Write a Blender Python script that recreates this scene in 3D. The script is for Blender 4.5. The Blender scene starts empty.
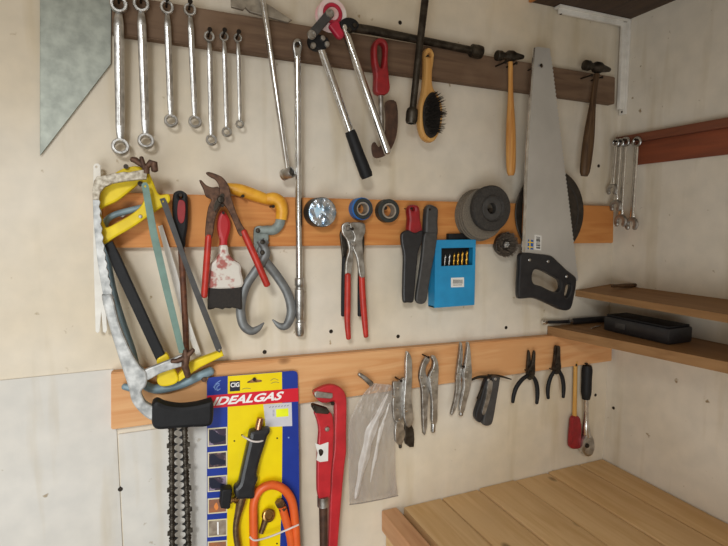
import bpy, bmesh, math, random
from mathutils import Vector, Matrix, noise
random.seed(7)
SC = bpy.context.scene
COL = SC.collection

def srgb(r, g, b):
    def f(c):
        c /= 255.0
        return c/12.92 if c <= .04045 else ((c+.055)/1.055)**2.4
    return (f(r), f(g), f(b), 1.0)

# ------------------------------------------------------------------ camera
FPX = 514.0
YAW = math.radians(23.0)          # the wall runs away to the right
PITCH = math.radians(-5.66)
CAM = Vector((0.0, -1.0, 1.55))
cam_data = bpy.data.cameras.new('camera')
cam = bpy.data.objects.new('camera', cam_data)
COL.objects.link(cam)
cam_data.sensor_fit = 'HORIZONTAL'
cam_data.sensor_width = 36.0
cam_data.lens = FPX*36.0/728.0
cam_data.clip_start = 0.02
cam.location = CAM
FWD = Vector((math.sin(YAW)*math.cos(PITCH), math.cos(YAW)*math.cos(PITCH), math.sin(PITCH)))
cam.rotation_euler = FWD.to_track_quat('-Z', 'Y').to_euler()
SC.camera = cam
RGT = FWD.cross(Vector((0, 0, 1))).normalized()
UPV = RGT.cross(FWD).normalized()

# ------------------------------------------------------------------ light
SC.view_settings.view_transform = 'Standard'
SC.view_settings.look = 'None'
SC.view_settings.gamma = 1.0
SC.view_settings.use_curve_mapping = False
SC.view_settings.exposure = 0.0
world = bpy.data.worlds.new('workshop_air')
SC.world = world
world.use_nodes = True
wn = world.node_tree.nodes['Background']
wn.inputs['Color'].default_value = (1.0, 0.81, 0.58, 1)
wn.inputs['Strength'].default_value = 0.30

def area(name, loc, target, size, power, color):
    l = bpy.data.lights.new(name, 'AREA')
    l.shape = 'RECTANGLE'; l.size = size[0]; l.size_y = size[1]
    l.energy = power; l.color = color
    o = bpy.data.objects.new(name, l); COL.objects.link(o)
    o.location = loc
    o.rotation_euler = (Vector(target)-Vector(loc)).to_track_quat('-Z', 'Y').to_euler()
    return o
area('unseen_low_daylight', (-0.7, -2.0, .8), (0.1, 0, 1.0), (1.2, 1.2), 24, (0.94, 0.985, 1.0))  # added unseen source, placed low to brighten the lower wall with cool light
lamp = bpy.data.lights.new('unseen_wall_spot', 'SPOT')          # added unseen spot, aimed low so the upper wall stays dimmer
lamp.energy = 104; lamp.color = (0.95, 0.985, 1.0); lamp.spot_size = math.radians(57); lamp.spot_blend = 1.0; lamp.shadow_soft_size = .16
lo_ = bpy.data.objects.new('unseen_wall_spot', lamp); COL.objects.link(lo_)
lo_.location = (-0.6, -2.0, 2.2)
lo_.rotation_euler = (Vector((0.06, 0, 0.86))-lo_.location).to_track_quat('-Z', 'Y').to_euler()

# ------------------------------------------------------------------ pixel helpers: a ray of the camera met with a real plane of the room
def ray(px, py):
    return (FWD*FPX + RGT*(px-364.0) - UPV*(py-273.0)).normalized()
def S(px, py, d=0.0):              # on the plane d metres in front of the back wall (y = -d)
    r = ray(px, py); t = (-d-CAM.y)/r.y
    return CAM + r*t
def G(px, py, z):                  # on the horizontal plane z
    r = ray(px, py); t = (z-CAM.z)/r.z
    return CAM + r*t
def R(px, py, x):                  # on the plane x = const (right wall)
    r = ray(px, py); t = (x-CAM.x)/r.x
    return CAM + r*t
def K(px, py, d=0.0):              # metres per pixel there
    return (S(px, py, d)-CAM).dot(FWD)/FPX

# ------------------------------------------------------------------ materials
MATS = {}
def mat(name, col, rough=.5, metal=0.0, col2=None, scale=40., amt=.5, bump=0.0, bscale=None, contrast=(.35, .65), alpha=1.0, stretch=(1, 1, 1), coat=0.0, spec=None):
    if name in MATS: return MATS[name]
    m = bpy.data.materials.new(name); m.use_nodes = True
    nt = m.node_tree; n = nt.nodes; L = nt.links
    p = n['Principled BSDF']
    p.inputs['Roughness'].default_value = rough
    p.inputs['Metallic'].default_value = metal
    if coat: p.inputs['Coat Weight'].default_value = coat
    if spec is not None: p.inputs['Specular IOR Level'].default_value = spec
    if alpha < 1: p.inputs['Alpha'].default_value = alpha
    tc = n.new('ShaderNodeTexCoord'); mp = n.new('ShaderNodeMapping')
    mp.inputs['Scale'].default_value = stretch
    L.new(tc.outputs['Object'], mp.inputs['Vector'])
    nz = n.new('ShaderNodeTexNoise'); nz.inputs['Scale'].default_value = scale
    nz.inputs['Detail'].default_value = 6
    L.new(mp.outputs['Vector'], nz.inputs['Vector'])
    rp = n.new('ShaderNodeValToRGB')
    rp.color_ramp.elements[0].position = contrast[0]; rp.color_ramp.elements[1].position = contrast[1]
    c = srgb(*col)
    c2 = srgb(*col2) if col2 else tuple(x*.75 for x in c[:3])+(1,)
    rp.color_ramp.elements[0].color = c
    rp.color_ramp.elements[1].color = tuple(a+(b-a)*amt for a, b in zip(c, c2))
    L.new(nz.outputs['Fac'], rp.inputs['Fac'])
    L.new(rp.outputs['Color'], p.inputs['Base Color'])
    if bump:
        nb = n.new('ShaderNodeTexNoise'); nb.inputs['Scale'].default_value = bscale or scale*2
        nb.inputs['Detail'].default_value = 4
        L.new(mp.outputs['Vector'], nb.inputs['Vector'])
        bp = n.new('ShaderNodeBump'); bp.inputs['Strength'].default_value = bump; bp.inputs['Distance'].default_value = .002
        L.new(nb.outputs['Fac'], bp.inputs['Height']); L.new(bp.outputs['Normal'], p.inputs['Normal'])
    MATS[name] = m
    return m

def wood(name, c1, c2, c3, axis='X', scale=1.0, rough=.6, knots=True):
    """planed timber: stretched wave and noise grain running along an axis, dark knots"""
    if name in MATS: return MATS[name]
    m = bpy.data.materials.new(name); m.use_nodes = True
    nt = m.node_tree; n = nt.nodes; L = nt.links
    p = n['Principled BSDF']; p.inputs['Roughness'].default_value = rough
    p.inputs['Specular IOR Level'].default_value = .3
    tc = n.new('ShaderNodeTexCoord'); mp = n.new('ShaderNodeMapping')
    s = {'X': (.07, 1, 1), 'Y': (1, .07, 1), 'Z': (1, 1, .07)}[axis]
    mp.inputs['Scale'].default_value = tuple(a*scale for a in s)
    L.new(tc.outputs['Object'], mp.inputs['Vector'])
    nz = n.new('ShaderNodeTexNoise'); nz.inputs['Scale'].default_value = 55; nz.inputs['Detail'].default_value = 8; nz.inputs['Distortion'].default_value = 1.2
    L.new(mp.outputs['Vector'], nz.inputs['Vector'])
    rp = n.new('ShaderNodeValToRGB')
    e = rp.color_ramp.elements
    e[0].position = .32; e[0].color = srgb(*c2); e[1].position = .62; e[1].color = srgb(*c1)
    L.new(nz.outputs['Fac'], rp.inputs['Fac'])
    big = n.new('ShaderNodeTexNoise'); big.inputs['Scale'].default_value = 6; big.inputs['Detail'].default_value = 5
    L.new(tc.outputs['Object'], big.inputs['Vector'])
    r2 = n.new('ShaderNodeValToRGB'); r2.color_ramp.elements[0].position = .5; r2.color_ramp.elements[1].position = .72
    L.new(big.outputs['Fac'], r2.inputs['Fac'])
    mx = n.new('ShaderNodeMix'); mx.data_type = 'RGBA'
    L.new(r2.outputs['Color'], mx.inputs['Factor'])
    L.new(rp.outputs['Color'], mx.inputs[6]); mx.inputs[7].default_value = srgb(*c3)
    out = mx.outputs[2]
    if knots:
        vo = n.new('ShaderNodeTexVoronoi'); vo.inputs['Scale'].default_value = 9.0
        m2 = n.new('ShaderNodeMapping'); m2.inputs['Scale'].default_value = (.6, .6, 1.0) if axis != 'Y' else (1, .6, .6)
        L.new(tc.outputs['Object'], m2.inputs['Vector']); L.new(m2.outputs['Vector'], vo.inputs['Vector'])
        r3 = n.new('ShaderNodeValToRGB'); r3.color_ramp.elements[0].position = .045; r3.color_ramp.elements[1].position = .10
        r3.color_ramp.elements[0].color = (1, 1, 1, 1); r3.color_ramp.elements[1].color = (0, 0, 0, 1)
        L.new(vo.outputs['Distance'], r3.inputs['Fac'])
        mk = n.new('ShaderNodeMix'); mk.data_type = 'RGBA'
        L.new(r3.outputs['Color'], mk.inputs['Factor']); L.new(out, mk.inputs[6])
        mk.inputs[7].default_value = tuple(x*.45 for x in srgb(*c2)[:3])+(1,)
        out = mk.outputs[2]
    L.new(out, p.inputs['Base Color'])
    bp = n.new('ShaderNodeBump'); bp.inputs['Strength'].default_value = .25; bp.inputs['Distance'].default_value = .001
    L.new(nz.outputs['Fac'], bp.inputs['Height']); L.new(bp.outputs['Normal'], p.inputs['Normal'])
    MATS[name] = m
    return m

M_CHROME = mat('worn_chrome', (214, 213, 211), .36, 1.0, (140, 137, 132), 60, .8, .15, 220)
M_CHROME2 = mat('bright_chrome', (236, 236, 236), .20, 1.0, (150, 148, 145), 50, .5)
M_STEEL = mat('dull_steel', (186, 183, 178), .42, .9, (128, 121, 112), 70, .9, .2, 200)
M_GALV = mat('galvanised_sheet', (164, 168, 158), .5, .45, (136, 140, 132), 45, .9, .1, 90)
M_DARKSTEEL = mat('dark_steel', (84, 78, 70), .45, .85, (48, 42, 36), 60, .9, .25, 220)
M_RUST = mat('rusty_steel', (112, 82, 64), .62, .55, (66, 48, 40), 120, .9, .35, 260)
M_RUSTSHAFT = mat('rusty_brown_shaft', (120, 76, 52), .6, .3, (82, 52, 40), 120, .9, .25, 260)
M_BLACK = mat('black_rubber', (25, 25, 27), .6, 0, (16, 16, 18), 80, .7, .15, 300, spec=.3)
M_BLACKGLOSS = mat('black_plastic', (30, 30, 33), .35, 0, (44, 44, 46), 60, .6)
M_CHARCOAL = mat('charcoal_plastic', (66, 64, 63), .5, 0, (48, 47, 46), 80, .7)
M_RED = mat('red_dipped_grip', (186, 46, 32), .42, 0, (150, 34, 26), 70, .7)
M_DKRED = mat('dark_red_plastic', (150, 28, 34), .42, 0, (112, 20, 26), 70, .7)
M_WRENCHRED = mat('red_enamel', (190, 40, 48), .38, .0, (160, 30, 38), 40, .7, .1, 150)
M_YELLOW = mat('yellow_enamel', (236, 208, 8), .55, 0, (206, 176, 20), 35, .7, .1, 90)
M_AMBER = mat('amber_dipped_handle', (232, 172, 52), .42, 0, (198, 130, 26), 45, .8, .1, 120)
M_ORANGE = mat('orange_hose', (226, 100, 40), .42, 0, (204, 82, 32), 50, .6)
M_BLUEBOX = mat('blue_plastic', (32, 140, 190), .38, 0, (26, 122, 170), 30, .6)
M_BLUEGREY = mat('blue_grey_enamel', (128, 150, 160), .5, .1, (104, 124, 134), 50, .9, .1, 120)
M_TEAL = mat('grey_green_enamel', (108, 136, 126), .5, .1, (94, 118, 108), 60, .8, .1, 150)
M_WORNPAINT = mat('flaking_silver_paint', (196, 196, 194), .5, .35, (134, 136, 136), 60, .9, .3, 140)
M_FLAKED = mat('flaked_white_paint', (208, 200, 184), .6, .1, (132, 118, 98), 150, .9, .5, 200)
M_WHITE = mat('white_enamel', (226, 222, 214), .5, 0, (202, 196, 186), 40, .6)
M_PAPER = mat('white_paper', (222, 220, 214), .7, 0, (205, 202, 196), 60, .5)
M_BRASS = mat('brass', (190, 150, 92), .32, 1.0, (130, 100, 66), 90, .8)
M_BRONZE = mat('dull_bronze', (134, 108, 78), .42, .8, (94, 74, 56), 90, .8)
M_COPPER = mat('copper', (196, 150, 118), .3, 1.0, (150, 108, 84), 90, .7)
M_GOLD = mat('titanium_gold_steel', (218, 170, 70), .28, .9, (150, 108, 40), 120, .7)
M_ABRASIVE = mat('grey_abrasive', (122, 112, 98), .85, 0, (90, 82, 72), 400, .9, .5, 500)
M_ABRASIVE2 = mat('dark_abrasive', (62, 58, 54), .7, .1, (42, 39, 37), 300, .9, .4, 500)
M_DISC = mat('dark_blade_steel', (70, 62, 54), .5, .5, (48, 43, 38), 60, .9, .2, 100)
M_SAWSTEEL = mat('polished_saw_steel', (208, 206, 202), .42, .6, (192, 190, 186), 8, .9)
M_BARGREY = mat('grey_brown_worn_bar', (164, 154, 138), .5, .3, (120, 110, 98), 60, .9, .2, 160)
M_CUPWIRE = mat('brown_grey_wire', (146, 132, 118), .45, .4, (100, 90, 80), 200, .8)
M_CASTGREY = mat('pale_grey_casting', (146, 156, 152), .55, .2, (112, 120, 116), 60, .9, .2, 150)
M_CLAW = mat('matte_grey_forging', (128, 130, 130), .5, .45, (98, 98, 98), 50, .8, .15, 150)
M_SCREW = mat('dark_screw_steel', (58, 50, 42), .5, .7, (38, 32, 28), 100, .8)
M_HANDLEWOOD = wood('hickory_handle', (206, 152, 84), (178, 118, 58), (194, 136, 72), 'Z', 2.0, .45, False)
M_DARKHANDLE = wood('dark_oiled_handle', (96, 72, 48), (66, 46, 30), (82, 60, 40), 'Z', 2.0, .5, False)
M_BEECH = wood('varnished_beech', (206, 158, 92), (184, 132, 70), (196, 146, 82), 'Z', 2.0, .4, False)
M_PALEWOOD = wood('pale_wood_handle', (208, 160, 84), (186, 136, 64), (198, 150, 76), 'Z', 2.0, .5, False)
M_BRISTLE = mat('dark_bristles', (26, 21, 17), .75, 0, (40, 32, 26), 300, .9)
M_BRBLADE = mat('brown_stained_blade', (92, 66, 52), .55, .4, (62, 46, 38), 90, .8, .2, 200)
M_PINK = mat('pink_white_casting', (226, 168, 172), .42, 0, (226, 218, 212), 25, 1.0)
M_CRIMSON = mat('crimson_casting', (188, 34, 64), .4, 0, (150, 24, 48), 50, .7)

# ------------------------------------------------------------------ mesh builder
def catmull(pts, n=6, closed=False):
    P = [Vector(p) for p in pts]; N = len(P); out = []
    rng = range(N) if closed else range(N-1)
    for i in rng:
        p0 = P[(i-1) % N] if closed or i > 0 else P[0]*2-P[1]
        p1 = P[i]; p2 = P[(i+1) % N]
        p3 = P[(i+2) % N] if closed or i+2 < N else P[N-1]*2-P[N-2]
        for k in range(n):
            t = k/n
            out.append(.5*((2*p1)+(p2-p0)*t+(2*p0-5*p1+4*p2-p3)*t*t+(-p0+3*p1-3*p2+p3)*t**3))
    if not closed: out.append(P[-1])
    return out

def sm(pts, n=5):                  # smooth closed outline in pixels
    return [(v.x, v.y) for v in catmull([Vector((p[0], p[1])) for p in pts], n, True)]

def frame_of(axis):
    a = Vector(axis).normalized()
    u = a.cross(Vector((0, 0, 1)))
    if u.length < 1e-3: u = Vector((1, 0, 0))
    u.normalize(); v = u.cross(a).normalized()
    return u, v, a

class MB:
    def __init__(s): s.bm = bmesh.new()
    def plate(s, outer, d0, d1, holes=(), bev=.0006, raw=False):
        """outline in pixels (or world x,z when raw) at the middle depth, given real thickness d1-d0"""
        cu = bpy.data.curves.new('t', 'CURVE'); cu.dimensions = '2D'; cu.fill_mode = 'BOTH'
        for lp in [outer]+list(holes):
            sp = cu.splines.new('POLY'); sp.points.add(len(lp)-1); sp.use_cyclic_u = True
            for q, p in zip(sp.points, lp):
                if raw: x, z = p[0], p[1]
                else:
                    w = S(p[0], p[1], (d0+d1)/2); x, z = w.x, w.z
                q.co = (x, z, 0, 1)
        h = (d1-d0)/2; bev = min(bev, h*.8)
        cu.extrude = h-bev; cu.bevel_depth = bev; cu.bevel_resolution = 1; cu.offset = -bev
        ob = bpy.data.objects.new('t', cu)
        me = bpy.data.meshes.new_from_object(ob)
        me.transform(Matrix(((1, 0, 0, 0), (0, 0, -1, -(d0+d1)/2), (0, 1, 0, 0), (0, 0, 0, 1))))
        s.bm.from_mesh(me)
        bpy.data.objects.remove(ob); bpy.data.curves.remove(cu); bpy.data.meshes.remove(me)
        return s
    def ring(s, rings, caps=True, closed=False):
        vs = [[s.bm.verts.new(p) for p in r] for r in rings]
        n = len(vs[0]); m = len(vs)
        for i in range(m if closed else m-1):
            a = vs[i]; b = vs[(i+1) % m]
            for k in range(n):
                s.bm.faces.new((a[k], a[(k+1) % n], b[(k+1) % n], b[k]))
        if caps and not closed:
            s.bm.faces.new(list(reversed(vs[0]))); s.bm.faces.new(vs[-1])
        return s
    def wtube(s, path, r, flat=1.0, n=12, power=1.0, round_end=False, up=(0, 1, 0)):
        """swept section along world points; r per point or one; flat squeezes it towards the wall"""
        P = [Vector(p) for p in path]; m = len(P)
        rr = list(r) if isinstance(r, (list, tuple)) else [r]*m
        if len(rr) != m:
            rr = [rr[0]+(rr[-1]-rr[0])*i/(m-1) for i in range(m)] if len(rr) == 2 else [rr[min(int(i*len(rr)/m), len(rr)-1)] for i in range(m)]
        T0 = [(P[min(i+1, m-1)]-P[max(i-1, 0)]).normalized() for i in range(m)]
        if round_end:
            P2, r2, T2 = [], [], []
            for f in (1.0, .75, .4): P2.append(P[0]-T0[0]*rr[0]*f*.7); r2.append(rr[0]*math.sqrt(max(.02, 1-f*f))); T2.append(T0[0])
            P2 += P; r2 += rr; T2 += T0
            for f in (.4, .75, 1.0): P2.append(P[-1]+T0[-1]*rr[-1]*f*.7); r2.append(rr[-1]*math.sqrt(max(.02, 1-f*f))); T2.append(T0[-1])
            P, rr, T0 = P2, r2, T2
        Y = Vector(up); rings = []
        for p, t, q in zip(P, T0, rr):
            side = t.cross(Y)
            if side.length < .15: side = t.cross(Vector((0, 0, 1)))
            side.normalize(); nrm = side.cross(t).normalized()
            rg = []
            for k in range(n):
                a = 2*math.pi*k/n; c, sn = math.cos(a), math.sin(a)
                if power != 1.0:
                    c = math.copysign(abs(c)**power, c); sn = math.copysign(abs(sn)**power, sn)
                rg.append(p+side*q*c+nrm*q*flat*sn)
            rings.append(rg)
        return s.ring(rings)
    def tube(s, path, r, d=None, smooth=0, **kw):
        """path in pixels (px,py[,d]), radius in pixels"""
        q = [p if len(p) == 3 else (p[0], p[1], d) for p in path]
        rs = list(r) if isinstance(r, (list, tuple)) else [r]*len(q)
        W = [S(*p) for p in q]; kk = [K(*p)*a for p, a in zip(q, rs)]
        if smooth:
            W2 = catmull(W, smooth); kk = [v.x for v in catmull([Vector((a, 0)) for a in kk], smooth)]; W = W2
        return s.wtube(W, kk, **kw)
    def lathe(s, origin, axis, prof, n=28, caps=True):
        """prof: list of (radius, height along axis)"""
        u, v, a = frame_of(axis); o = Vector(origin)
        rings = [[o+a*h+(u*math.cos(2*math.pi*k/n)+v*math.sin(2*math.pi*k/n))*max(r, 1e-5) for k in range(n)] for r, h in prof]
        return s.ring(rings, caps)
    def annulus(s, origin, axis, r0, r1, h0, h1, n=32, bev=.0006, star=0, depth=0):
        u, v, a = frame_of(axis); o = Vector(origin); b = min(bev, (r1-r0)*.3, (h1-h0)*.3)
        prof = [(r0, h0+b), (r0+b, h0), (r1-b, h0), (r1, h0+b), (r1, h1-b), (r1-b, h1), (r0+b, h1), (r0, h1-b)]
        rings = [[o+a*h+(u*math.cos(2*math.pi*k/n)+v*math.sin(2*math.pi*k/n))*r for k in range(n)] for r, h in prof]
        return s.ring(rings, False, True)
    def box(s, lo, hi, bev=0.0):
        lo = Vector(lo); hi = Vector(hi)
        r = bmesh.ops.create_cube(s.bm, size=1.0)
        for v in r['verts']:
            v.co = Vector(((lo.x+hi.x)/2+v.co.x*(hi.x-lo.x), (lo.y+hi.y)/2+v.co.y*(hi.y-lo.y), (lo.z+hi.z)/2+v.co.z*(hi.z-lo.z)))
        if bev:
            es = list({e for v in r['verts'] for e in v.link_edges})
            bmesh.ops.bevel(s.bm, geom=es, offset=bev, segments=2, affect='EDGES', profile=.6)
        return s
    def ball(s, c, r, n=16, sc=(1, 1, 1)):
        q = bmesh.ops.create_uvsphere(s.bm, u_segments=n, v_segments=n//2+2, radius=1.0)
        for v in q['verts']: v.co = Vector((c[0]+v.co.x*r*sc[0], c[1]+v.co.y*r*sc[1], c[2]+v.co.z*r*sc[2]))
        return s
    def hull(s, pts):
        vs = [s.bm.verts.new(p) for p in pts]
        bmesh.ops.convex_hull(s.bm, input=vs)
        return s
    def mesh(s, name, loc, m, angle=40):
        bm = s.bm
        bmesh.ops.recalc_face_normals(bm, faces=bm.faces[:])
        bmesh.ops.translate(bm, verts=bm.verts[:], vec=-Vector(loc))
        me = bpy.data.meshes.new(name); bm.to_mesh(me); bm.free()
        for p in me.polygons: p.use_smooth = True
        me.set_sharp_from_angle(angle=math.radians(angle))
        for k in (m if isinstance(m, (list, tuple)) else [m]): me.materials.append(k)
        return me
    def part(s, name, m, parent, label=None, angle=40):
        loc = WLOC[parent.name]
        o = bpy.data.objects.new(name, s.mesh(name, loc, m, angle)); COL.objects.link(o)
        o.parent = parent; WLOC[o.name] = loc
        if label: o['label'] = label
        return o
    def thing(s, name, m, label, cat, loc=None, group=None, kind=None, angle=40):
        if loc is None:
            co = [v.co for v in s.bm.verts]
            lo = Vector((min(c.x for c in co), min(c.y for c in co), min(c.z for c in co)))
            hi = Vector((max(c.x for c in co), max(c.y for c in co), max(c.z for c in co)))
            loc = Vector(((lo.x+hi.x)/2, (lo.y+hi.y)/2, lo.z))
        o = bpy.data.objects.new(name, s.mesh(name, loc, m, angle)); COL.objects.link(o)
        o.location = loc; WLOC[o.name] = Vector(loc)
        tag(o, label, cat, group, kind)
        return o
    def struct(s, name, m, angle=40):
        o = bpy.data.objects.new(name, s.mesh(name, (0, 0, 0), m, angle)); COL.objects.link(o)
        o['kind'] = 'structure'; WLOC[o.name] = Vector((0, 0, 0))
        return o
WLOC = {}
def tag(o, label, cat, group=None, kind=None):
    o['label'] = label; o['category'] = cat
    if group: o['group'] = group
    if kind: o['kind'] = kind
def thing(name, label, cat, loc, group=None):
    o = bpy.data.objects.new(name, None); COL.objects.link(o)
    o.empty_display_size = .03
    o.location = Vector(loc); WLOC[o.name] = Vector(loc)
    tag(o, label, cat, group)
    return o
YN = Vector((0, -1, 0))            # out of the back wall

def circ(px, py, d, r, n=28):      # circle of real radius r (m) as a raw x,z outline
    w = S(px, py, d)
    return [(w.x+r*math.cos(2*math.pi*k/n), w.z+r*math.sin(2*math.pi*k/n)) for k in range(n)]
def circp(px, py, rx, ry=None, n=20):   # in pixels
    ry = ry or rx
    return [(px+rx*math.cos(2*math.pi*k/n), py+ry*math.sin(2*math.pi*k/n)) for k in range(n)]
def stroke(path, w, n=5):          # outline of a stroke of pixel width (one or per point), smooth path
    P = catmull([Vector((p[0], p[1])) for p in path], n)
    m = len(P); ws = w if isinstance(w, (list, tuple)) else [w]*len(path)
    W = [v.x for v in catmull([Vector((a, 0)) for a in ws], n)]
    A, B = [], []
    for i in range(m):
        t = (P[min(i+1, m-1)]-P[max(i-1, 0)]).normalized(); q = Vector((-t.y, t.x))*W[i]/2
        A.append((P[i].x+q.x, P[i].y+q.y)); B.append((P[i].x-q.x, P[i].y-q.y))
    return A+B[::-1]
def bolt(mb, px, py, d, r, h=.003):     # domed rivet head; r in metres
    mb.lathe(S(px, py, d)-YN*.002, YN, [(r, 0), (r, .002+h*.5), (r*.8, .002+h*.9), (r*.3, .002+h)], 14)
    return mb
def nail(px, py, d0, d1, label, group, r=.0016, head=.0032):
    """a round nail sticking out of the board from depth d0 to d1, its tip sunk in the wood"""
    w = S(px, py, d1); o = Vector((w.x, -(d0-.006), w.z))
    MB().lathe(o, YN, [(r, 0), (r, d1-d0+.004), (head, d1-d0+.0045), (head, d1-d0+.006)], 10).thing('nail', M_SCREW, label, 'nail', o, group)
# ------------------------------------------------------------------ the setting
XR = S(614, 225, 0).x              # right wall plane
ZB = S(607, 457, 0).z              # bench top
def wall_mat(name, base, warm, dark):
    m = bpy.data.materials.new(name); m.use_nodes = True
    nt = m.node_tree; n = nt.nodes; L = nt.links; p = n['Principled BSDF']
    p.inputs['Roughness'].default_value = .62; p.inputs['Specular IOR Level'].default_value = .3
    tc = n.new('ShaderNodeTexCoord')
    a = n.new('ShaderNodeTexNoise'); a.inputs['Scale'].default_value = 2.6; a.inputs['Detail'].default_value = 5
    b = n.new('ShaderNodeTexNoise'); b.inputs['Scale'].default_value = 26; b.inputs['Detail'].default_value = 8
    c = n.new('ShaderNodeTexNoise'); c.inputs['Scale'].default_value = 42; c.inputs['Detail'].default_value = 3
    for q in (a, b, c): L.new(tc.outputs['Object'], q.inputs['Vector'])
    ra = n.new('ShaderNodeValToRGB'); ra.color_ramp.elements[0].position = .38; ra.color_ramp.elements[1].position = .66
    ra.color_ramp.elements[0].color = srgb(*base); ra.color_ramp.elements[1].color = srgb(*warm)
    L.new(a.outputs['Fac'], ra.inputs['Fac'])
    rb = n.new('ShaderNodeValToRGB'); rb.color_ramp.elements[0].position = .3; rb.color_ramp.elements[1].position = .7
    rb.color_ramp.elements[0].color = (.93, .93, .93, 1); rb.color_ramp.elements[1].color = (1.04, 1.03, 1.02, 1)
    L.new(b.outputs['Fac'], rb.inputs['Fac'])
    mu = n.new('ShaderNodeMix'); mu.data_type = 'RGBA'; mu.blend_type = 'MULTIPLY'; mu.inputs['Factor'].default_value = 1
    L.new(ra.outputs['Color'], mu.inputs[6]); L.new(rb.outputs['Color'], mu.inputs[7])
    rc = n.new('ShaderNodeValToRGB'); rc.color_ramp.elements[0].position = .70; rc.color_ramp.elements[1].position = .76
    L.new(c.outputs['Fac'], rc.inputs['Fac'])
    mk = n.new('ShaderNodeMix'); mk.data_type = 'RGBA'
    L.new(rc.outputs['Color'], mk.inputs['Factor']); L.new(mu.outputs[2], mk.inputs[6]); mk.inputs[7].default_value = srgb(*dark)
    L.new(mk.outputs[2], p.inputs['Base Color'])
    mp = n.new('ShaderNodeMapping'); mp.inputs['Scale'].default_value = (9, 9, 1.1); mp.inputs['Location'].default_value = (.35, 0, .2)
    L.new(tc.outputs['Object'], mp.inputs['Vector'])
    dn = n.new('ShaderNodeTexNoise'); dn.inputs['Scale'].default_value = 1.6; dn.inputs['Detail'].default_value = 4; L.new(mp.outputs['Vector'], dn.inputs['Vector'])
    rd = n.new('ShaderNodeValToRGB'); rd.color_ramp.elements[0].position = .56; rd.color_ramp.elements[1].position = .70
    rd.color_ramp.elements[1].color = (.42, .42, .42, 1); L.new(dn.outputs['Fac'], rd.inputs['Fac'])
    ms = n.new('ShaderNodeMix'); ms.data_type = 'RGBA'; L.new(rd.outputs['Color'], ms.inputs['Factor'])
    L.new(mk.outputs[2], ms.inputs[6]); ms.inputs[7].default_value = srgb(178, 158, 118)
    L.new(ms.outputs[2], p.inputs['Base Color'])
    bp = n.new('ShaderNodeBump'); bp.inputs['Strength'].default_value = .25; bp.inputs['Distance'].default_value = .0015
    L.new(b.outputs['Fac'], bp.inputs['Height']); L.new(bp.outputs['Normal'], p.inputs['Normal'])
    MATS[name] = m
    return m
M_WALL = wall_mat('painted_board_wall', (216, 207, 192), (208, 194, 170), (160, 140, 108))
M_WALL2 = wall_mat('painted_side_wall', (222, 214, 200), (214, 204, 186), (150, 130, 100))
M_FLOOR = mat('grey_concrete', (120, 116, 110), .8, 0, (96, 92, 86), 8, .9, .3, 60)
XL = -2.4
# boards of the back wall meet in a seam low on the left
seam_top = S(91, 371, 0).z; seam_x = S(120, 480, 0).x
MB().box((XL, 0, 0), (XR+.1, .1, 2.7)).struct('wall_back', M_WALL)
MB().box((XR, -2.4, 0), (XR+.1, 0, 2.7)).struct('wall_right', M_WALL2)
MB().box((XL, -2.6, -.06), (XR+.1, .1, 0)).struct('floor', M_FLOOR)
M_PANEL = wall_mat('white_painted_panel', (209, 206, 200), (203, 199, 191), (160, 146, 124))
b = MB(); g = .0012
b.box((XL, -.003, .0), (seam_x-g, 0, seam_top), .0008); xr_ = S(214, 500, 0).x; q0_, q1_ = S(121, 433.5, 0), S(214, 420.5, 0)
b.hull([Vector((x, y, z)) for x, zt_ in ((seam_x+g, q0_.z), (xr_, q1_.z)) for z in (0.0, zt_) for y in (-.003, 0.0)])
b.struct('trim_1', M_PANEL)

# ------------------------------------------------------------------ the three boards the tools hang on
RT = .022
def rail(tl, tr, br, bl, m, name, label):
    P = [S(*p, RT) for p in (tl, tr, br, bl)]
    b = MB(); vs = []
    for y in (0.0, -RT):
        vs.append([b.bm.verts.new((p.x, y, p.z)) for p in P])
    f, k = vs
    b.bm.faces.new(k); b.bm.faces.new(f[::-1])
    for i in range(4): b.bm.faces.new((f[i], f[(i+1) % 4], k[(i+1) % 4], k[i]))
    bmesh.ops.recalc_face_normals(b.bm, faces=b.bm.faces[:])
    bmesh.ops.bevel(b.bm, geom=b.bm.edges[:], offset=.0018, segments=2, affect='EDGES')
    return b.thing(name, m, label, 'board')
M_RAIL1 = wood('weathered_brown_board', (116, 92, 72), (94, 72, 56), (128, 104, 84), 'X', 1.0, .7)
M_RAIL2 = wood('orange_pine_board', (204, 140, 78), (184, 114, 58), (194, 128, 68), 'X', 1.0, .55)
M_RAIL3 = wood('pale_pine_board', (214, 164, 114), (198, 138, 86), (204, 150, 100), 'X', 1.0, .55)
RX = XR-.001
def at_corner(py, d):              # pixel x of the right corner at that row on plane d
    lo, hi = 590., 640.
    for _ in range(40):
        m = (lo+hi)/2
        if S(m, py, d).x < RX: lo = m
        else: hi = m
    return lo
c = lambda py: (at_corner(py, RT), py)
rail((112, -7), (615.5, 77), (615, 104), (112, 33), M_RAIL1, 'wooden_rail', 'dark weathered brown board along the top of the wall, holding the chrome spanners and hammers')
rail((99, 192), (614, 206), (613.5, 243), (99, 248), M_RAIL2, 'wooden_rail', 'orange pine board in the middle of the wall, behind yellow saw and tape rolls')
rail((111, 373), (612.5, 331), (612, 361), (111, 430), M_RAIL3, 'wooden_rail', 'pale pine board lowest on the wall, holding the locking pliers and the gas torch card')

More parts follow.
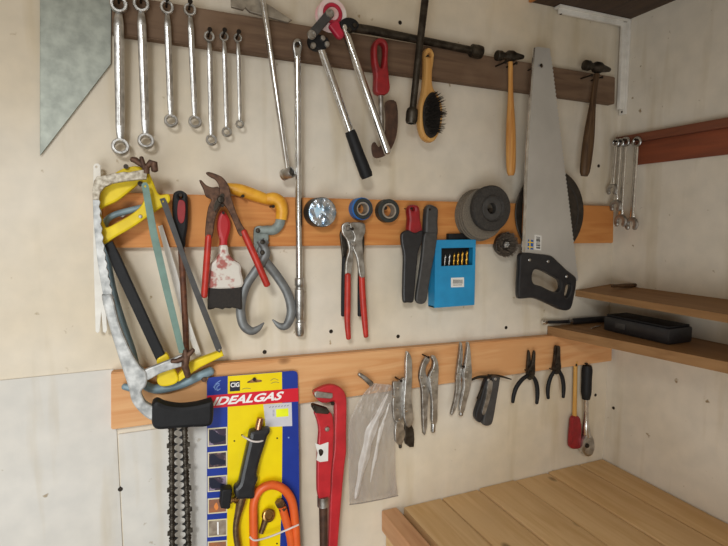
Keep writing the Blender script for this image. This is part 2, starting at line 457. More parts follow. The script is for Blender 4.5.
# ------------------------------------------------------------------ workbench
M_BENCH = wood('scuffed_pine_planks', (218, 184, 136), (202, 164, 112), (210, 176, 130), 'Y', .9, .6)
M_BENCHEDGE = wood('reddish_edge_board', (212, 164, 122), (196, 144, 102), (204, 154, 110), 'Y', .9, .6)
bx0 = S(381, 506, 0).x; YB = -.62
wb = thing('workbench', 'wooden workbench with wide plank top in the corner below the pliers', 'workbench', ((bx0+XR)/2, YB/2, 0))
cuts = [397, 441, 478, 514, 547, 578, 607]
xs = [S(px, 505-(px-385)*.218, 0).x for px in cuts]; xs[-1] = XR-.002
for i in range(len(xs)-1):
    dz = random.uniform(-.0025, .002)
    MB().box((xs[i]+(.016 if i == 0 else .0024), YB, ZB-.035), (xs[i+1]-.0024, -.002, ZB+dz), .0025).part('plank', M_BENCH, wb)
MB().box((bx0, YB, ZB-.045), (xs[0]-.002, -.002, ZB+.004), .004).part('edge_board', M_BENCHEDGE, wb)
MB().box((bx0+.01, YB+.03, ZB-.14), (XR-.004, YB+.065, ZB-.046)).part('apron', M_BENCH, wb)
MB().box((bx0+.01, -.045, ZB-.14), (XR-.004, -.006, ZB-.046)).part('apron', M_BENCH, wb)
for x in (bx0+.03, XR-.08):
    for y in (YB+.066, -.12):
        MB().box((x, y, 0), (x+.07, y+.07, ZB-.046), .003).part('leg', M_BENCH, wb)

# ------------------------------------------------------------------ shelves on the right wall
M_SHELFDK = wood('dark_stained_shelf', (78, 56, 40), (58, 40, 28), (68, 48, 34), 'Y', 1.0, .6)
M_SHELF = wood('brown_shelf_board', (158, 120, 80), (134, 98, 62), (146, 110, 72), 'Y', 1.0, .6)
sx = S(528, 3, 0).x; zs = S(560, 9, 0).z
t = thing('wall_shelf', 'dark wooden shelf high in the right corner above the white bracket', 'shelf', ((sx+XR)/2, -.45, zs))
MB().box((sx+.008, -.9, zs), (XR-.001, -.002, zs+.03), .002).part('board', M_SHELFDK, t)
MB().box((sx, -.9, zs-.001), (sx+.008, -.002, zs+.031), .001).part('edge_strip', M_RAIL2, t, 'orange wooden edge strip')
# white pressed steel bracket under it
bz1 = R(617, 116, XR-.005).z
xa = S(562, 12, .03).x
t = thing('shelf_bracket', 'white metal shelf bracket under the dark corner shelf', 'bracket', (XR-.01, -.03, bz1))
yb0, yb1 = -.024, -.004
b = MB(); b.box((xa, yb0, zs-.006), (XR-.004, yb1, zs-.0005), .001); b.box((xa+.004, yb0+.006, zs-.018), (XR-.02, yb1-.006, zs-.004), .003)
b.part('arm', M_WHITE, t)
b = MB(); b.box((XR-.007, yb0, bz1), (XR-.0005, yb1, zs-.001), .001); b.box((XR-.022, yb0+.005, bz1+.012), (XR-.005, yb1-.005, zs-.008), .003)
b.part('upright', M_WHITE, t)
MB().lathe((XR-.006, yb0+.0105, bz1+.007), (-1, 0, 0), [(.003, 0), (.003, .001), (.001, .002)], 10).part('screw', M_SCREW, t)
MB().lathe((xa+.012, yb0+.0105, zs-.0175), (0, 0, -1), [(.003, 0), (.003, .001), (.001, .002)], 10).part('screw', M_SCREW, t)

def corner_shelf(tip, far, drop, lift, name, label):
    """short board fixed across the right corner, front edge from the back wall (tip) to the pixel far"""
    A = S(*tip, 0.0); z = A.z; F = G(*far, z)
    F = A + (F-A)*2.2              # carries on past the frame
    b = MB(); t0 = drop
    top = [Vector((A.x, -.002, z)), Vector((F.x, F.y, z)), Vector((XR-.001, F.y, z+lift)), Vector((XR-.001, -.002, z+lift))]
    b.hull(top+[p-Vector((0, 0, t0)) for p in top])
    o = b.thing(name, M_SHELF, label, 'shelf')
    return z, A, F
zA, A1, A2 = corner_shelf((575, 290), (637, 300), .016, .010, 'corner_shelf', 'upper of the two short brown shelves at the right edge, beside the saw handle')
zC, C1, C2 = corner_shelf((547, 326), (637, 344), .022, 0.0, 'corner_shelf', 'lower of the two short brown shelves, with a black bar lying on it')
# ------------------------------------------------------------------ chrome ring spanners on nails, top left
SPAN = [  # top ring centre, bottom ring centre, ring radius top/bottom (px), shank width (px), how it is told apart
    ((118.7, 4.4), (120.5, 148), 8.2, 8.4, 9.6, 'longest chrome ring spanner, leftmost beside the grey metal plate', 'nail holding the leftmost chrome spanner'),
    ((141, 4.0), (146, 142), 7.8, 7.8, 8.6, 'second longest chrome ring spanner, hanging above the yellow saw', 'nail holding the second chrome spanner from the left'),
    ((166.8, 7.3), (171, 121.7), 6.6, 6.6, 6.8, 'mid-length chrome ring spanner, third from the grey metal plate', 'nail holding the third chrome spanner from the left'),
    ((189.7, 9.7), (195, 122.6), 6.2, 6.4, 6.2, 'mid-length chrome ring spanner just left of the three smallest', 'nail holding the fourth chrome spanner from the left'),
    ((209, 36.6), (211.4, 140.8), 5.2, 5.6, 5.6, 'longest and leftmost of the three small chrome ring spanners', 'nail holding the leftmost of the small spanners'),
    ((223.7, 36.6), (226.7, 132.6), 4.6, 5.0, 5.0, 'middle one of the three small chrome ring spanners', 'nail holding the middle one of the small spanners'),
    ((237.6, 38), (239.8, 124.6), 4.2, 4.2, 4.2, 'smallest chrome ring spanner, nearest the long T-handle wrench', 'nail holding the smallest chrome spanner')]
for (tp, bt, r1, r2, w, lab, nlab) in SPAN:
    da, db = .034, .020
    wb_ = S(bt[0], bt[1], db); wt = S(tp[0], tp[1], da)
    t = thing('ring_spanner', lab, 'spanner', (wb_.x, -db, wb_.z-r2*K(*bt, db)), 'chrome ring spanners on the top board')
    k1 = K(*tp, da)*r1; k2 = K(*bt, db)*r2
    dv = (wb_-wt).normalized()
    pa = wt+dv*k1*.85; pb = wb_-dv*k2*.85
    n1 = pa+dv*.012; n2 = pb-dv*.012
    hw = K(*tp, da)*w/2
    out = Vector((0, -.004, 0))
    MB().wtube([pa, n1+out, n1+dv*.01+out, n2-dv*.01+out, n2+out, pb], [hw*.62, hw*.85, hw, hw*.92, hw*.8, hw*.6], flat=.55, n=12, power=.7).part('shank', M_CHROME, t)
    f = hw*.42                     # the long rib of the forging
    MB().wtube([n1+dv*.012+out*1.6, n2-dv*.012+out*1.6], [f, f*.9], flat=.8, n=8).part('forged_rib', M_CHROME2, t)
    h = hw*1.1
    MB().annulus(wt+YN*(-h*.5), (dv*.12+YN).normalized(), k1*.60, k1, 0, h*1.5, 24, .0012).part('ring_end', M_CHROME, t)
    MB().annulus(wb_+YN*(-h*.5), (YN-dv*.18).normalized(), k2*.60, k2, 0, h*1.5, 24, .0012).part('ring_end', M_CHROME, t)
    nw = wt+Vector((0, 0, k1*.60-.0022))
    o = Vector((nw.x, -.016, nw.z))
    MB().lathe(o, (0, -1, .12), [(.0019, 0), (.0019, .032), (.0042, .0325), (.004, .034)], 10).thing('nail', M_SCREW, nlab, 'nail', o, 'nails in the top board')

# ------------------------------------------------------------------ grey sheet metal plate, top left
b = MB(); b.plate([(40, -55), (111.5, -55), (111, 64), (91, 90), (40, 156)], .004, .0065)
b.thing('metal_plate', M_GALV, 'grey sheet metal plate with slanted lower edge at the upper left corner', 'plate')

# ------------------------------------------------------------------ T-handle wrench
t = thing('t_handle_wrench', 'long thin T-handle wrench with flat grey bar on top and socket below', 'wrench', S(288, 178, .03))
b = MB(); b.plate([(230.6, -4), (231.2, 7.4), (243, 10.6), (245, 8), (249.7, 12.6), (269.5, 18), (288, 23), (291.7, 20.4), (283, 15), (274, 9), (258, -1)], .026, .034, bev=.0012)
b.part('cross_bar', M_BARGREY, t)
b = MB(); b.tube([(261, 1, .038), (264.5, 12, .039), (287.5, 171, .040)], [2.6, 3.2, 2.9], smooth=4, n=12)
b.part('rod', M_CHROME2, t)
a = Vector((.55, -.80, .22)).normalized(); o = S(285, 174.5, .034); k = K(288, 172, .05)
b = MB(); b.lathe(o-a*.006, a, [(k*4.2, 0), (k*5.6, .0015), (k*5.8, .006), (k*5.4, .0065), (k*5.6, .022), (k*5.3, .0235), (k*3.9, .0235), (k*3.7, .012), (.0005, .012)], 24)
b.part('socket', M_CHROME, t)

# ------------------------------------------------------------------ long chrome breaker bar
t = thing('breaker_bar', 'long straight chrome breaker bar with knurled grip, hanging past the yellow tongs', 'wrench', S(299.6, 336, .05))
b = MB(); b.plate(sm([(293.5, 41), (297, 39), (300.5, 41), (302, 47), (300.5, 53), (299.4, 60), (295, 60), (293.4, 53), (292.4, 47)]), .040, .050, [circp(297.3, 45.5, 1.9, 2.6)], bev=.002)
b.part('swivel_head', M_CHROME, t)
b = MB(); b.tube([(297.2, 57, .045), (299.3, 280, .032)], [3.6, 3.4]); b.part('bar', M_CHROME2, t)
g = [(299.3, 277.5, 3.5), (299.3, 279, 4.7), (299.35, 285, 4.8), (299.36, 286, 4.0), (299.37, 288, 4.0), (299.4, 289, 4.9), (299.5, 317, 4.6), (299.52, 318.5, 3.8), (299.53, 321, 3.8), (299.54, 322, 4.8), (299.6, 333, 4.9), (299.6, 335.5, 3.8)]
b = MB(); b.tube([(x, y, .032-(y-280)*.00006) for x, y, r in g], [r for x, y, r in g], n=16); b.part('grip', M_CHROME, t)
nail(297.3, 43.6, .022, .056, 'nail holding the long chrome breaker bar', 'nails in the top board', .0016)

# ------------------------------------------------------------------ hand pipe bender
t = thing('pipe_bender', 'hand pipe bender with pink and white wheel and two long silver arms', 'pipe bender', S(367, 179, .05))
c0 = S(331, 15.5, .05); k = K(331, 15, .05)
b = MB(); b.lathe(c0-YN*.014, YN, [(k*13, 0), (k*14.6, .003), (k*15.2, .006), (k*12.6, .011), (k*12.4, .015), (k*15.2, .020), (k*14.6, .024), (k*10.5, .025), (k*9.6, .021), (k*2, .021)], 40)
b.part('forming_wheel', M_PINK, t)
b = MB(); b.annulus(c0+YN*.0075, YN, k*6.4, k*9.9, 0, .0045, 36, .001); b.part('wheel_rim_groove', M_CRIMSON, t)
b = MB(); b.lathe(c0+YN*.006, YN, [(k*6.3, 0), (k*6.2, .004), (k*5, .005), (.0005, .005)], 32); b.part('wheel_hub', M_PINK, t)
b = MB(); b.plate(sm([(328.6, 26), (334, 21.6), (338, 22.6), (340, 28), (343, 34.5), (341.8, 39), (337.6, 38.6), (333, 33)]), .056, .068, bev=.003); b.part('hook_jaw', M_CRIMSON, t)
b = MB(); b.plate(stroke([(311, 35.5), (329.6, 14)], 9.6), .066, .076, bev=.002); lk = b.part('link_bar', M_CHARCOAL, t)
for q in ((311.4, 35), (329.6, 13.8)):
    b = MB(); b.lathe(S(q[0], q[1], .074), YN, [(k*4.4, 0), (k*4.4, .003), (k*3.6, .005), (k*2.4, .005), (k*2.2, .003), (.0004, .003)], 20); b.part('pivot_bolt', M_STEEL, lk)
b = MB(); b.plate(sm([(308.5, 38), (314, 35.5), (320, 36.5), (326.5, 40), (327.5, 46), (324, 50), (316, 50.5), (309.5, 46)]), .044, .066, bev=.003); ab = b.part('arm_bracket', M_BLACK, t)
for q in ((322.4, 38.6), (326.6, 44.4), (313, 45.6)): bolt(MB(), q[0], q[1], .066, .0052, .005).part('bracket_bolt', M_STEEL, ab)
b = MB(); b.plate(sm([(338.5, 24), (345, 19), (353, 20.5), (357.5, 26), (355, 31), (348, 32.5), (342, 32.5)]), .046, .066, bev=.003); ab = b.part('arm_bracket', M_BLACK, t)
for q in ((354.4, 25.6), (349, 30)): bolt(MB(), q[0], q[1], .066, .0045, .004).part('bracket_bolt', M_DARKSTEEL, ab)
b = MB(); b.tube([(319, 44, .055), (335, 88, .055), (351, 134, .055)], 3.9, n=14); b.part('arm', M_CHROME2, t)
b = MB(); b.tube([(343.5, 27, .060), (365, 88, .060), (387.3, 152, .060)], 3.9, n=14, round_end=True); b.part('arm', M_CHROME2, t)
b = MB(); b.tube([(349.8, 131, .055), (351, 134, .055), (359, 156, .055), (366, 174, .055), (367.3, 177.5, .055)], [5.0, 5.6, 6.0, 6.4, 5.6], n=16); b.part('grip', M_BLACK, t, 'black rubber grip')

# ------------------------------------------------------------------ long dark bars
t = thing('wheel_brace', 'dark steel bar lying level along the top board, behind the upright rod', 'wrench', S(420, 45, .03))
b = MB(); b.tube([(352, 27.5, .034), (372, 30.5, .034), (420, 40, .034), (474, 51, .034)], [4.6, 4.4, 3.8, 3.8], n=14); b.part('bar', M_DARKSTEEL, t)
a = (S(482, 52.8, .034)-S(470, 50.3, .034)).normalized(); k = K(480, 52, .034)
b = MB(); b.lathe(S(470, 50.3, .034), a, [(k*3.9, 0), (k*6.2, .004), (k*6.6, .020), (k*6.2, .028), (k*4.6, .028), (k*4.2, .016), (.0005, .016)], 20); b.part('socket', M_DARKSTEEL, t)
t = thing('socket_rod', 'dark steel rod hanging upright with socket head, left of the wooden brush', 'wrench', S(411, 125, .06))
b = MB(); b.tube([(428, -22, .056), (425, 0, .056), (418.5, 56, .056), (412.6, 110, .056)], [3.9, 3.8, 3.6, 3.4], n=14); b.part('rod', M_DARKSTEEL, t)
a = (S(411, 124, .056)-S(412.4, 108, .056)).normalized(); k = K(411, 118, .056)
b = MB(); b.lathe(S(412.5, 107.5, .056), a, [(k*3.6, 0), (k*5.4, .004), (k*6.0, .010), (k*6.0, .026), (k*4.8, .032), (k*3.2, .032), (k*3, .024), (.0005, .024)], 20); b.part('socket', M_DARKSTEEL, t)

# ------------------------------------------------------------------ red loop-handled scraper
t = thing('hand_scraper', 'scraper with red loop handle and curved brown blade below the level bar', 'scraper', S(384, 157, .04))
b = MB(); b.plate(sm([(374.5, 41), (379, 38.8), (384, 41), (386.8, 48), (386.2, 62), (387.6, 78), (388.5, 90), (385, 95), (378, 95.5), (373.6, 91), (374, 76), (372, 62), (371.6, 48)]), .032, .050,
        [sm([(376.5, 47), (379.6, 44.5), (382.6, 48), (382.4, 60), (380.6, 69), (377.6, 66), (376, 56)])], bev=.004); b.part('handle', M_DKRED, t)
b = MB(); b.tube([(380.6, 93, .041), (381.2, 118, .041), (382, 140, .041)], [2.6, 2.4, 2.4]); b.part('shank', M_STEEL, t)
b = MB(); b.plate(sm([(385, 102.6), (395.7, 102), (397.6, 122), (395, 140), (388, 153), (379, 158), (373, 156), (371.5, 146), (374.5, 142), (379, 147), (384, 138), (385.6, 120)], 4), .038, .0415, bev=.0006); b.part('blade', M_BRBLADE, t)

# ------------------------------------------------------------------ wooden brush with dark bristles
t = thing('bristle_brush', 'oval varnished wooden brush with dark bristles hanging on the top board', 'brush', S(430, 143, .04))
b = MB(); b.plate(sm([(423.5, 52), (427, 48.4), (431, 51.5), (432.2, 60), (430.6, 74), (431.4, 88), (437, 97), (441, 110), (439.5, 128), (434, 140), (428, 142.6), (421.5, 138), (417.8, 126), (418.2, 108), (421.4, 92), (423.2, 76), (423.4, 62)]), .030, .048,
        [circp(428, 56.2, 1.5, 2.0, 12)], bev=.005); b.part('wooden_body', M_BEECH, t)
b = MB(); b.plate(sm([(427.5, 96), (433, 92.5), (438.5, 103), (440, 118), (437.5, 132), (431.5, 138), (425.5, 133), (423, 120), (423.6, 106)]), .047, .052, bev=.001); b.part('bristle_pad', M_BRISTLE, t)
b = MB()
for i in range(420):
    u, v = random.uniform(-1, 1), random.uniform(-1, 1)
    if u*u+v*v > 1: continue
    p = S(431.6+u*7.6, 115+v*20.5, .051); d = Vector((u*.006+.004, -1*random.uniform(.013, .017), -v*.005))
    b.wtube([p, p+d], [.0007, .0004], n=4)
b.part('bristles', M_BRISTLE, t)
bpy.data.objects['bristles']['kind'] = 'stuff'
nail(428, 55.6, .022, .054, 'nail holding the oval wooden brush', 'nails in the top board', .0012, .0022)

# ------------------------------------------------------------------ two hammers
def hammer(head, foot, face_l, face_r, hm, wm, lab, w0, w1):
    t = thing('hammer', lab, 'hammer', S(foot[0], foot[1], .05))
    hx, hy = head; k = K(hx, hy, .05)
    P = [(hx, hy+7), (hx+(foot[0]-hx)*.3, hy+(foot[1]-hy)*.3), (hx+(foot[0]-hx)*.65, hy+(foot[1]-hy)*.65), (hx+(foot[0]-hx)*.93, hy+(foot[1]-hy)*.93), foot]
    b = MB(); b.tube([(x, y, .046) for x, y in P], [w0*.85, w0*.9, w1, w1*.95, w1*.6], smooth=4, n=14, flat=.8); b.part('handle', wm, t)
    L = S(*face_l, .046); Rr = S(*face_r, .046); a = (Rr-L).normalized(); ln = (Rr-L).length
    b = MB()
    b.lathe(L, a, [(k*4.2, 0), (k*5.0, .0015), (k*5.0, ln*.16), (k*3.4, ln*.24), (k*3.6, ln*.34), (k*5.4, ln*.42), (k*5.6, ln*.58), (k*4.0, ln*.68), (k*2.9, ln*.85), (k*2.2, ln*.97), (k*1.5, ln)], 20)
    b.part('head', hm, t)
    return t
hammer((510.5, 55), (511, 175.5), (496.5, 55.5), (523.5, 57), M_DARKSTEEL, M_HANDLEWOOD, 'hammer with light orange wooden handle hanging left of the handsaw', 3.1, 5.2)
hammer((597, 67), (584.3, 176), (584.5, 65), (610, 70), M_DARKSTEEL, M_DARKHANDLE, 'hammer with dark brown handle hanging right of the handsaw', 3.6, 6.0)
for q, l in (((505.5, 62), 'left nail under the head of the light handled hammer'), ((516.5, 63), 'right nail under the head of the light handled hammer'),
             ((592, 75), 'left nail under the head of the dark handled hammer'), ((602.5, 77), 'right nail under the head of the dark handled hammer')):
    nail(q[0], q[1], .022, .056, l, 'nails in the top board', .0018, .0034)

# ------------------------------------------------------------------ handsaw
t = thing('handsaw', 'large handsaw with steel blade and black closed handle, hanging by its tip', 'saw', S(545, 310, .06))
teeth = []
A, B = Vector((549.6, 48.5)), Vector((577.4, 278.6)); N = 58
for i in range(N):
    q = A+(B-A)*(i/N); nrm = Vector((1.0, -.11)); w = .3 if i < 2 else 1.2
    teeth += [(q.x, q.y), (q.x+nrm.x*w, q.y+2.0)]
b = MB(); b.plate([(533.5, 48), (537.5, 46.8)]+teeth+[(577.6, 280.6), (574, 281.4), (569, 277), (549.8, 257), (522.5, 254.5), (522.4, 249), (526.5, 150)], .0600, .0618, [circp(541.5, 66, 1.6, 1.9, 14)], bev=.0002)
b.part('blade', M_SAWSTEEL, t)
b = MB(); b.plate([(533.0, 48), (534.6, 48), (528.0, 150), (524.6, 252), (521.4, 252), (525.6, 150)], .0590, .0626, bev=.0004); b.part('back_rib', M_CHROME2, t)
b = MB(); b.plate(sm([(518.5, 255), (524, 252.5), (536, 253.6), (549, 255.4), (555.5, 260.5), (565, 269.5), (573.6, 276.5), (574.6, 283), (572.5, 296), (569.4, 307.5), (564.5, 310.3), (557, 308.6), (545, 303), (532, 298), (521, 298.5), (517, 297), (516.6, 285), (517.6, 268)], 4), .054, .068,
        [sm([(533, 269.5), (541, 270.8), (550, 275.6), (557.5, 280.5), (559, 287), (555.5, 291.5), (549, 290.4), (540, 286), (532.5, 283.4), (530.4, 277)], 4),
         sm([(565, 285), (568.3, 284), (569.2, 288), (567.4, 294), (564.4, 297.4), (563, 294), (563.6, 289)], 3)], bev=.004)
hd = b.part('handle', M_BLACKGLOSS, t, 'black plastic handle')
for q in ((529.5, 260), (548, 261.5), (566.5, 276.5)):
    MB().lathe(S(q[0], q[1], .0675), YN, [(.0036, 0), (.0036, .0012), (.0028, .002), (.0004, .002)], 14).part('handle_screw', M_CHROME, hd)
st = MB().plate([(534.6, 234.5), (541.6, 235.6), (541, 250.4), (534, 249.6)], .0618, .0621, bev=.00005).part('barcode_sticker', M_PAPER, t, 'white barcode sticker')
b = MB(); y = 236.6
for i in range(11):
    h = random.choice((.45, .6, .9)); b.plate([(536.2, y), (540.2, y+.5), (540.2, y+.5+h), (536.2, y+h)], .0621, .0622, bev=.00001); y += 1.12
b.part('barcode', M_BLACK, st)
# small blue and yellow flag sticker: two rows
fl = MB().plate([(528, 239.5), (533.4, 240), (533, 249.6), (527.6, 249)], .0618, .0621, bev=.00005).part('flag_sticker', mat('sticker_blue', (38, 92, 168), .5), t, 'small blue and yellow flag sticker')
b = MB(); b.plate([(529.6, 239.7), (530.7, 239.8), (530.3, 249.3), (529.2, 249.2)], .0621, .0622, bev=.00001); b.plate([(527.9, 241.6), (533.3, 242.0), (533.25, 243.1), (527.85, 242.7)], .06215, .06225, bev=.00001); b.plate([(527.8, 246.2), (533.15, 246.7), (533.1, 247.8), (527.75, 247.3)], .06215, .06225, bev=.00001)
b.part('yellow_cross', mat('sticker_yellow', (240, 200, 30), .5), fl)
nail(541.5, 65, .022, .066, 'nail through the tip of the large handsaw', 'nails in the top board', .0016, .0032)

# ------------------------------------------------------------------ disc behind the saw, grinding discs, wire brush
w = S(550, 213, .03)
t = thing('cutting_disc', 'large dark round cutting disc hanging behind the handsaw', 'disc', Vector((w.x, -.03, w.z-.105)))
MB().annulus((w.x, -.029, w.z), YN, .011, .105, 0, .0042, 72, .0012).part('disc', M_DISC, t)
MB().annulus((w.x, -.0332, w.z), YN, .0115, .034, 0, .0006, 32, .0002).part('label_ring', M_ABRASIVE2, t, 'darker ring round the bore')
MB().annulus((w.x, -.0332, w.z), YN, .084, .088, 0, .0005, 64, .0002).part('edge_groove', M_ABRASIVE2, t)
w2 = S(550, 213, .05); nail(550, 211.5, .022, .045, 'nail holding the large dark disc behind the handsaw', 'nails in the middle board', .004, .006)
dlab = ['grey grinding disc nearest the wall in the stack beside the drill box', 'grey grinding disc second from the wall in the stack', 'grey grinding disc in the middle of the stack above the drill box',
        'grey grinding disc second from the front dark cup in the stack', 'grey grinding disc directly behind the dark cup wheel']
cx, cz = S(479.5, 213, .03).x, S(479.5, 213, .03).z
for i in range(5):
    y0 = .0225+i*.0068; dx, dzz = random.uniform(-.002, .002), random.uniform(-.002, .002)
    MB().annulus((cx+dx-.004, -y0, cz+dzz-.004), YN, .0115, .0585-.0006*i, 0, .0052, 44, .001).thing('grinding_disc', M_ABRASIVE, dlab[i], 'grinding disc', group='grey grinding discs in one stack')
w = S(489.5, 208.5, .062)
t = thing('cup_wheel', 'dark round cup wheel with deep centre hole at the front of the disc stack', 'grinding wheel', Vector((w.x, -.062, w.z-.05)))
b = MB(); b.lathe((w.x, -.0572, w.z), YN, [(.0115, 0), (.044, 0), (.0495, .003), (.0500, .013), (.0475, .0165), (.030, .0175), (.027, .0135), (.0115, .0115)], 44, False)
b.ring([[Vector((w.x+.0115*math.cos(6.2832*k/44), -.0572-h, w.z+.0115*math.sin(6.2832*k/44))) for k in range(44)] for h in (0, .0115)], False); b.part('wheel', M_ABRASIVE2, t)
MB().annulus((w.x, -.0690, w.z), YN, .0118, .0245, 0, .0022, 40, .0006).part('flange', M_CHARCOAL, t)
o = Vector((cx, -.016, cz+.006))
MB().lathe(o, YN, [(.0035, 0), (.0035, .052), (.0052, .0525), (.005, .055)], 12).thing('peg', M_SCREW, 'steel peg through the stack of grinding discs', 'peg', o)
w = S(505, 244.5, .03)
t = thing('wire_cup_brush', 'small wire cup brush hanging below the grinding discs beside the saw handle', 'wire brush', Vector((w.x, -.03, w.z-.03)))
b = MB(); b.lathe((w.x, -.004, w.z), YN, [(.009, 0), (.012, .006), (.024, .012), (.0275, .020), (.0285, .030), (.0275, .031), (.026, .026), (.008, .024), (.0005, .024)], 32); b.part('cup', M_DISC, t)
b = MB()
for i in range(330):
    a = random.uniform(0, 6.283); r = random.uniform(.0125, .0265)
    p = Vector((w.x+r*math.cos(a), -.027, w.z+r*math.sin(a)))
    b.wtube([p, p+Vector((.004*math.cos(a), -.015, .004*math.sin(a)))], [.0007, .0006], n=4)
bb = b.part('wire_bristles', M_CUPWIRE, t); bb['kind'] = 'stuff'
b = MB(); b.lathe((w.x, -.026, w.z), YN, [(.0085, 0), (.0085, .010), (.007, .0115), (.0045, .0115), (.004, .006), (.0005, .006)], 6); b.part('hex_nut', M_CHROME, t)

# ------------------------------------------------------------------ tape rolls
def tape(px, py, r, d, w, lab, outer, face, core, coreR, extra=None):
    c = S(px, py, .022); c.y = -.022-.0005
    t = thing('tape_roll', lab, 'tape', Vector((c.x, c.y, c.z-r)), 'rolls on the middle board')
    MB().annulus(c, YN, coreR+.0035, r, 0, w, 40, .0015).part('tape', outer, t)
    MB().annulus(c, YN, coreR, coreR+.0034, -.0002, w+.0006, 32, .0004).part('core', core, t)
    return t, c
M_FOIL = mat('crinkled_foil', (214, 216, 220), .22, .9, (120, 150, 180), 90, .9, .9, 160)
M_BLUETAPE = mat('blue_tape', (42, 108, 178), .45, 0, (30, 86, 150), 40, .6)
M_DARKTAPE = mat('dark_green_black_tape', (44, 48, 46), .5, 0, (30, 34, 32), 60, .6)
M_CORE = mat('grey_card_core', (150, 138, 124), .7, 0, (116, 106, 94), 80, .7)
t, c = tape(317, 212.5, .0285, .02, .034, 'roll in crinkled silver and blue film beside the chrome breaker bar', M_DARKTAPE, None, M_CORE, .010)
b = MB(); n = 48; rings = []
for i in range(9):
    r = .0012+.0262*i/8
    rings.append([Vector((c.x+r*math.cos(6.2832*k/n), c.y-.0352-.0022*abs(noise.noise(Vector((r*90*math.cos(6.28*k/n), r*90*math.sin(6.28*k/n), 3)))*2)-(.0004 if i < 8 else -.001), c.z+r*math.sin(6.2832*k/n))) for k in range(n)])
b.ring(rings, True); b.part('film_wrapper', M_FOIL, t, 'crinkled silver and pale blue film')
MB().plate([(312.5, 205.5), (322.5, 204.5), (326.5, 213.5), (316.5, 217.5)], .0585, .0592, bev=.0002).part('paper_label', mat('pale_blue_label', (150, 190, 214), .5, 0, (215, 220, 222), 60, .9), t)
t, c = tape(358.5, 209, .0225, .02, .022, 'roll of blue tape, left one of the two small rolls beside the foil roll', M_BLUETAPE, None, M_CORE, .0105)
MB().annulus(c+YN*.022, YN, .0142, .0205, 0, .0035, 40, .001).part('black_outer_turns', M_DARKTAPE, t, 'black tape end face')
t, c = tape(385, 211, .0240, .02, .020, 'roll of dark tape, right one of the small rolls, nearest the red knife', M_DARKTAPE, None, M_CORE, .0125)
for px, py, l in ((317.5, 209, 'nail inside the silver foil roll'), (359, 206, 'nail inside the blue tape roll'), (385.5, 208, 'nail inside the dark tape roll')):
    nail(px, py, .022, .040, l, 'nails in the middle board', .002, .004)
# ------------------------------------------------------------------ white metal strip behind the saws
t = thing('metal_strip', 'thin white metal strip with hole standing behind the yellow saw at the left edge', 'metal strip', S(101, 333, .026))
b = MB(); b.plate([(93.4, 166), (95, 163.6), (98.4, 163.4), (100.6, 165.6), (102.6, 250), (107.2, 330), (105.4, 333), (103, 331.5), (101.4, 312), (99.8, 331), (97.6, 333), (95.6, 331), (93.4, 250)], .0232, .0268, [circp(96.6, 167, 1.1, 1.2, 10)], bev=.0005)
b.part('strip', M_WHITE, t)

# ------------------------------------------------------------------ blue-grey bow saw, furthest back
t = thing('hacksaw', 'blue-grey hacksaw hanging behind the yellow and silver ones', 'hacksaw', S(170, 392, .035), 'hacksaws')
b = MB(); b.tube([(158, 204, .034), (136, 209, .034), (112, 216, .034), (104.8, 226, .034), (106, 246, .034), (112, 283, .034), (121, 316, .034), (133, 352, .034), (138, 376, .034), (145, 385, .034), (158, 389, .034), (181, 384, .034), (197, 377, .034), (211, 371, .034)],
       [3.2, 3.2, 3.2, 3.2, 3.2, 3.0, 3.0, 3.2, 3.6, 4.4, 4.8, 4.8, 4.6, 4.4], smooth=4, round_end=True); b.part('frame', M_BLUEGREY, t)
b = MB(); b.plate([(158, 226), (162.4, 225), (176, 268), (190, 322), (202.5, 358), (198, 361), (184, 324), (170, 272)], .0335, .0346, bev=.0002); b.part('blade', M_WHITE, t, 'pale blade')
b = MB(); b.tube([(124, 386.5, .033), (131, 388, .033), (141, 386, .034)], [3.2, 4.0, 4.0], round_end=True); b.part('handle_stub', M_BLUEGREY, t)
b = MB(); bolt(b, 204, 379, .038, .005, .006); b.part('wing_nut', M_RUST, t)

# ------------------------------------------------------------------ yellow hacksaw
t = thing('hacksaw', 'yellow hacksaw with black frame and loop handle uppermost, at the left edge', 'hacksaw', S(200, 384, .055), 'hacksaws')
b = MB(); b.plate(sm([(93.2, 206), (94, 197), (97.5, 190), (108, 178.5), (120, 170.5), (130, 167), (140, 167), (148.5, 172.5), (154, 184), (159, 194.5), (168, 194), (170.5, 199), (168, 204), (160.5, 208.5), (148, 217), (132, 228), (117, 236.5), (101.6, 245.4), (97, 236), (94.6, 220)], 4), .046, .064,
        [sm([(101.5, 209.5), (118, 201), (133, 189), (140, 184), (143.6, 188), (144.2, 199), (140, 207), (131, 214.5), (119, 221.5), (109.5, 226.5), (105.5, 226.5), (102.6, 219)], 4)], bev=.004)
hd = b.part('handle', M_YELLOW, t)
bolt(MB(), 140.4, 216.5, .064, .0032, .002).part('rivet', M_STEEL, hd)
b = MB(); b.plate([(104.4, 245), (112.5, 240.5), (120, 255), (165.5, 354.5), (157, 361.5), (112, 265)], .048, .062, bev=.0025); b.part('frame', M_BLACK, t, 'black square tube frame')
b = MB(); b.plate(sm([(156.5, 359), (163, 354), (167.5, 353), (171, 361), (178, 375), (177, 381), (170, 384.4), (161, 385), (156.8, 380), (158.6, 370)], 4), .046, .064, bev=.003); b.part('end_cap', M_YELLOW, t)
b = MB(); b.plate([(176, 376), (189.5, 361.6), (221.5, 349.6), (223.4, 355), (200, 366.6), (178.5, 381)], .044, .060, bev=.003); b.part('blade_arm', M_YELLOW, t)
